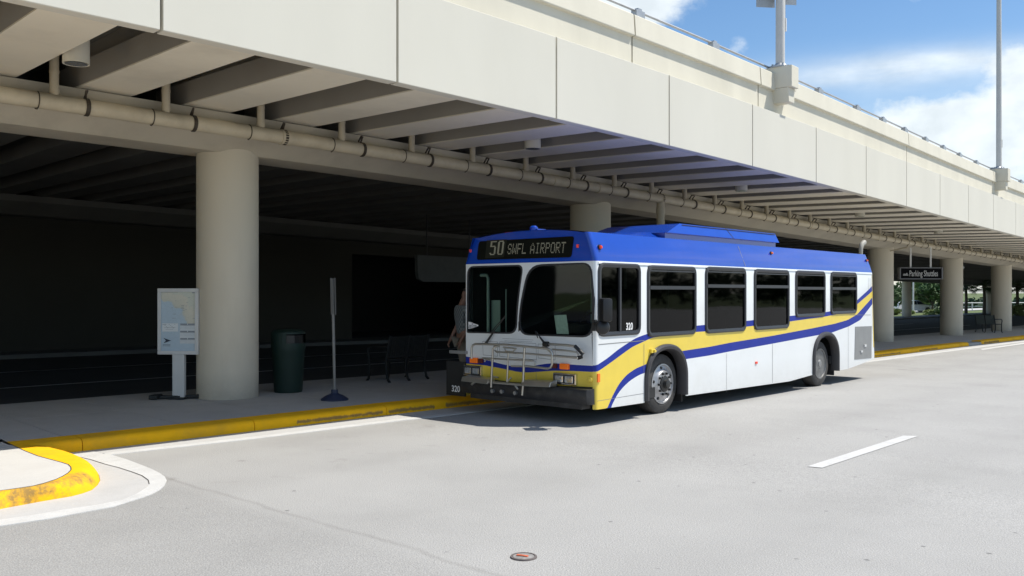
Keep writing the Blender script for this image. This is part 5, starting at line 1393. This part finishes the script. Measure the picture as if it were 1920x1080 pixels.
# white rail fence
p0, p1 = at_g(1795, 118), at_g(1990, 118); ft_ = empty('rail_fence', (0, 0, 0)); tag(ft_, 'low white rail fence across the gaps beyond the bench', 'fence')
b = MB()
for z in (1.05, .55): b.tube([p0+Vector((0, 0, z)), p1+Vector((0, 0, z))], .06 if z > 1 else .03, 6)
b.build('rail', M['lettering'], ft_)
for i in range(8):
    b = MB(); q = p0.lerp(p1, i/7); b.box(q+Vector((0, 0, .5)), (.07, .07, 1.1)); b.build('post', M['lettering'], ft_)
# pole behind the car
b = MB(); q = at_g(1712.5, 100); b.tube([(0, 0, 0), (0, 0, 7)], .085, 8); o = b.build('light_pole', M['lettering']); o.location = q; tag(o, 'white pole standing left of the white car beyond the overpass', 'pole')
# parked white car
q = at_g(1712, 108); t = empty('parked_car', q, R(4)); tag(t, 'white car parked beyond the overpass beneath dark trees', 'car')
pr = [(2.15, .25), (2.2, .55), (2.1, .78), (1.15, .95), (.55, 1.38), (.1, 1.47), (-.9, 1.46), (-1.5, 1.2), (-2.1, 1.05), (-2.2, .6), (-2.1, .25)]
b = MB()
rings = []
for y, k in ((-.88, .93), (-.80, 1), (.80, 1), (.88, .93)): rings.append([Vector((x*(.99 if k < 1 else 1), y*(1 if z < .95 else .80), .25+(z-.25)*(.97 if k < 1 else 1))) for x, z in pr])
b.sweep(rings); b.build('body', M['car'], t, smooth=35, bevel=0)
for y in (-.86, .86):
    b = MB(); b.add([(1.0, y*.99, .98), (.52, y*.84, 1.34), (.1, y*.83, 1.41), (.1, y*.99, .98)], [(0, 1, 2, 3)]); b.add([(.04, y*.99, .98), (.04, y*.83, 1.41), (-.85, y*.83, 1.40), (-1.35, y*.97, 1.05), (-1.3, y*.99, .98)], [(0, 1, 2, 3, 4)]); b.build('side_window', M['carglass'], t)
b = MB(); b.add([(1.16, -.68, .98), (1.16, .68, .98), (.58, .62, 1.385), (.58, -.62, 1.385)], [(0, 1, 2, 3)]); b.build('windscreen', M['carglass'], t)
for x in (1.35, -1.35):
    for y in (-.82, .82):
        b = MB(); b.lathe([(.32, -.1), (.33, -.08), (.33, .08), (.20, .1), (.19, .07)], 20, (x, y, .33), Matrix.Rotation(R(90), 3, 'X')); b.build('wheel', M['tyre'], t, smooth=40)

# ------------------------------------------------------------------ light, sky, camera
SUN = Vector((.593, .035, 1)).normalized()
sl_ = bpy.data.lights.new('sun', 'SUN'); sl_.energy = 4.6; sl_.angle = R(.5); sl_.color = (1, .95, .86)
so_ = bpy.data.objects.new('sun', sl_); COL.objects.link(so_); so_.rotation_euler = SUN.to_track_quat('Z', 'Y').to_euler(); so_.location = (20, 0, 40)
wd = bpy.data.worlds.new('World'); SC.world = wd; wd.use_nodes = True
nt = wd.node_tree; N = nt.nodes; L = nt.links
bg = N['Background']; bg.inputs['Strength'].default_value = .115
sky = N.new('ShaderNodeTexSky'); sky.sky_type = 'NISHITA'; sky.sun_disc = False
sky.sun_elevation = math.asin(SUN.z); sky.sun_rotation = math.atan2(SUN.x, SUN.y); sky.air_density = 1.0; sky.dust_density = .3; sky.ozone_density = 2.2; sky.altitude = 0
tc = N.new('ShaderNodeTexCoord'); sp = N.new('ShaderNodeSeparateXYZ'); L.new(tc.outputs['Generated'], sp.inputs[0])
def mth(op, a, b=None, c=None):
    n = N.new('ShaderNodeMath'); n.operation = op
    for i, v in enumerate((a, b, c)):
        if v is None: continue
        if isinstance(v, (int, float)): n.inputs[i].default_value = v
        else: L.new(v, n.inputs[i])
    return n.outputs[0]
az = mth('ARCTAN2', sp.outputs['X'], sp.outputs['Y']); el = mth('ARCSINE', sp.outputs['Z'])
cv = N.new('ShaderNodeCombineXYZ'); L.new(az, cv.inputs['X']); L.new(el, cv.inputs['Y'])
def noise(scale, sy, det=9, rough=.58, off=0.0):
    mp_ = N.new('ShaderNodeMapping'); mp_.inputs['Scale'].default_value = (scale, scale*sy, 1); mp_.inputs['Location'].default_value = (off, off*.7, off)
    L.new(cv.outputs[0], mp_.inputs['Vector'])
    n = N.new('ShaderNodeTexNoise'); n.inputs['Detail'].default_value = det; n.inputs['Roughness'].default_value = rough; n.inputs['Scale'].default_value = 1
    L.new(mp_.outputs[0], n.inputs['Vector']); return n.outputs['Fac']
def blob(a0, e0, ra, re, amp):
    dx = mth('MULTIPLY', mth('SUBTRACT', az, R(a0)), 1/R(ra)); dy = mth('MULTIPLY', mth('SUBTRACT', el, R(e0)), 1/R(re))
    r2 = mth('ADD', mth('MULTIPLY', dx, dx), mth('MULTIPLY', dy, dy))
    return mth('MULTIPLY', mth('EXPONENT', mth('MULTIPLY', r2, -1)), amp)
bias = None
for q in ((26.8, 9.4, 5.0, 3.3, .36), (30, 12.3, 1.8, 1.8, .30), (22.5, 5.8, 6, 3.2, .34), (24, 9.2, 4, 1.6, .16), (8.0, 17.4, 4.0, 2.2, .48), (14.0, 14.6, 1.0, .9, .26), (12.5, 13.2, 1.8, .8, .2), (19, 11.7, 2.8, .7, -.25), (20, 15.5, 7, 1.5, -.2), (-20, 34, 34, 10, .2), (30, 48, 40, 14, .2), (62, 15, 16, 7, .25), (100, 24, 24, 12, .26), (150, 30, 30, 18, .26), (-150, 30, 30, 18, .26), (-90, 28, 30, 16, .2)):  # blobs outside the view are clouds added to whiten the ambient light
    v = blob(*q); bias = v if bias is None else mth('ADD', bias, v)
n1 = noise(13, 1.35, 10, .56, 3.1)
dens = mth('ADD', n1, bias)
mk = N.new('ShaderNodeMapRange'); mk.interpolation_type = 'SMOOTHSTEP'; mk.inputs['From Min'].default_value = .60; mk.inputs['From Max'].default_value = .84
L.new(dens, mk.inputs['Value'])
veil = mth('MULTIPLY', noise(7, 4, 6, .6, 9.0), mth('ADD', blob(24, 12.8, 9, .9, 1.3), mth('ADD', blob(27, 8, 10, 4, .6), mth('MULTIPLY', mth('EXPONENT', mth('MULTIPLY', mth('MAXIMUM', el, 0), -1/R(2.6))), 1.3))))
cov = mth('MAXIMUM', mth('MULTIPLY', mk.outputs['Result'], .92), veil)
sh = N.new('ShaderNodeMapRange'); sh.inputs['From Min'].default_value = .35; sh.inputs['From Max'].default_value = .65; sh.inputs['To Min'].default_value = 6.6; sh.inputs['To Max'].default_value = 7.9
L.new(noise(22, 1.4, 8, .55, 17.0), sh.inputs['Value'])
cc = N.new('ShaderNodeCombineColor'); L.new(mth('SUBTRACT', sh.outputs['Result'], .75), cc.inputs['Red']); L.new(mth('SUBTRACT', sh.outputs['Result'], .25), cc.inputs['Green']); L.new(sh.outputs['Result'], cc.inputs['Blue'])
mx = N.new('ShaderNodeMix'); mx.data_type = 'RGBA'
hs_ = N.new('ShaderNodeHueSaturation'); hs_.inputs['Saturation'].default_value = 1.17; L.new(sky.outputs[0], hs_.inputs['Color'])
L.new(cov, mx.inputs['Factor']); L.new(hs_.outputs[0], mx.inputs['A']); L.new(cc.outputs['Color'], mx.inputs['B']); L.new(mx.outputs['Result'], bg.inputs['Color'])

cd = bpy.data.cameras.new('camera'); cd.sensor_width = 36; cd.lens = F/1920*36; cd.shift_y = (HV-540)/1920; cd.clip_start = .1; cd.clip_end = 8000
co = bpy.data.objects.new('camera', cd); COL.objects.link(co); co.location = (0, 0, CH); co.rotation_euler = (R(90), 0, 0); SC.camera = co
SC.view_settings.view_transform = 'Standard'; SC.view_settings.look = 'None'; SC.view_settings.gamma = 1; SC.view_settings.use_curve_mapping = False
SC.view_settings.exposure = .33
SC.cycles.max_bounces = 10; SC.cycles.diffuse_bounces = 5; SC.cycles.transparent_max_bounces = 12; SC.cycles.use_denoising = True
SC.cycles.sample_clamp_indirect = 6
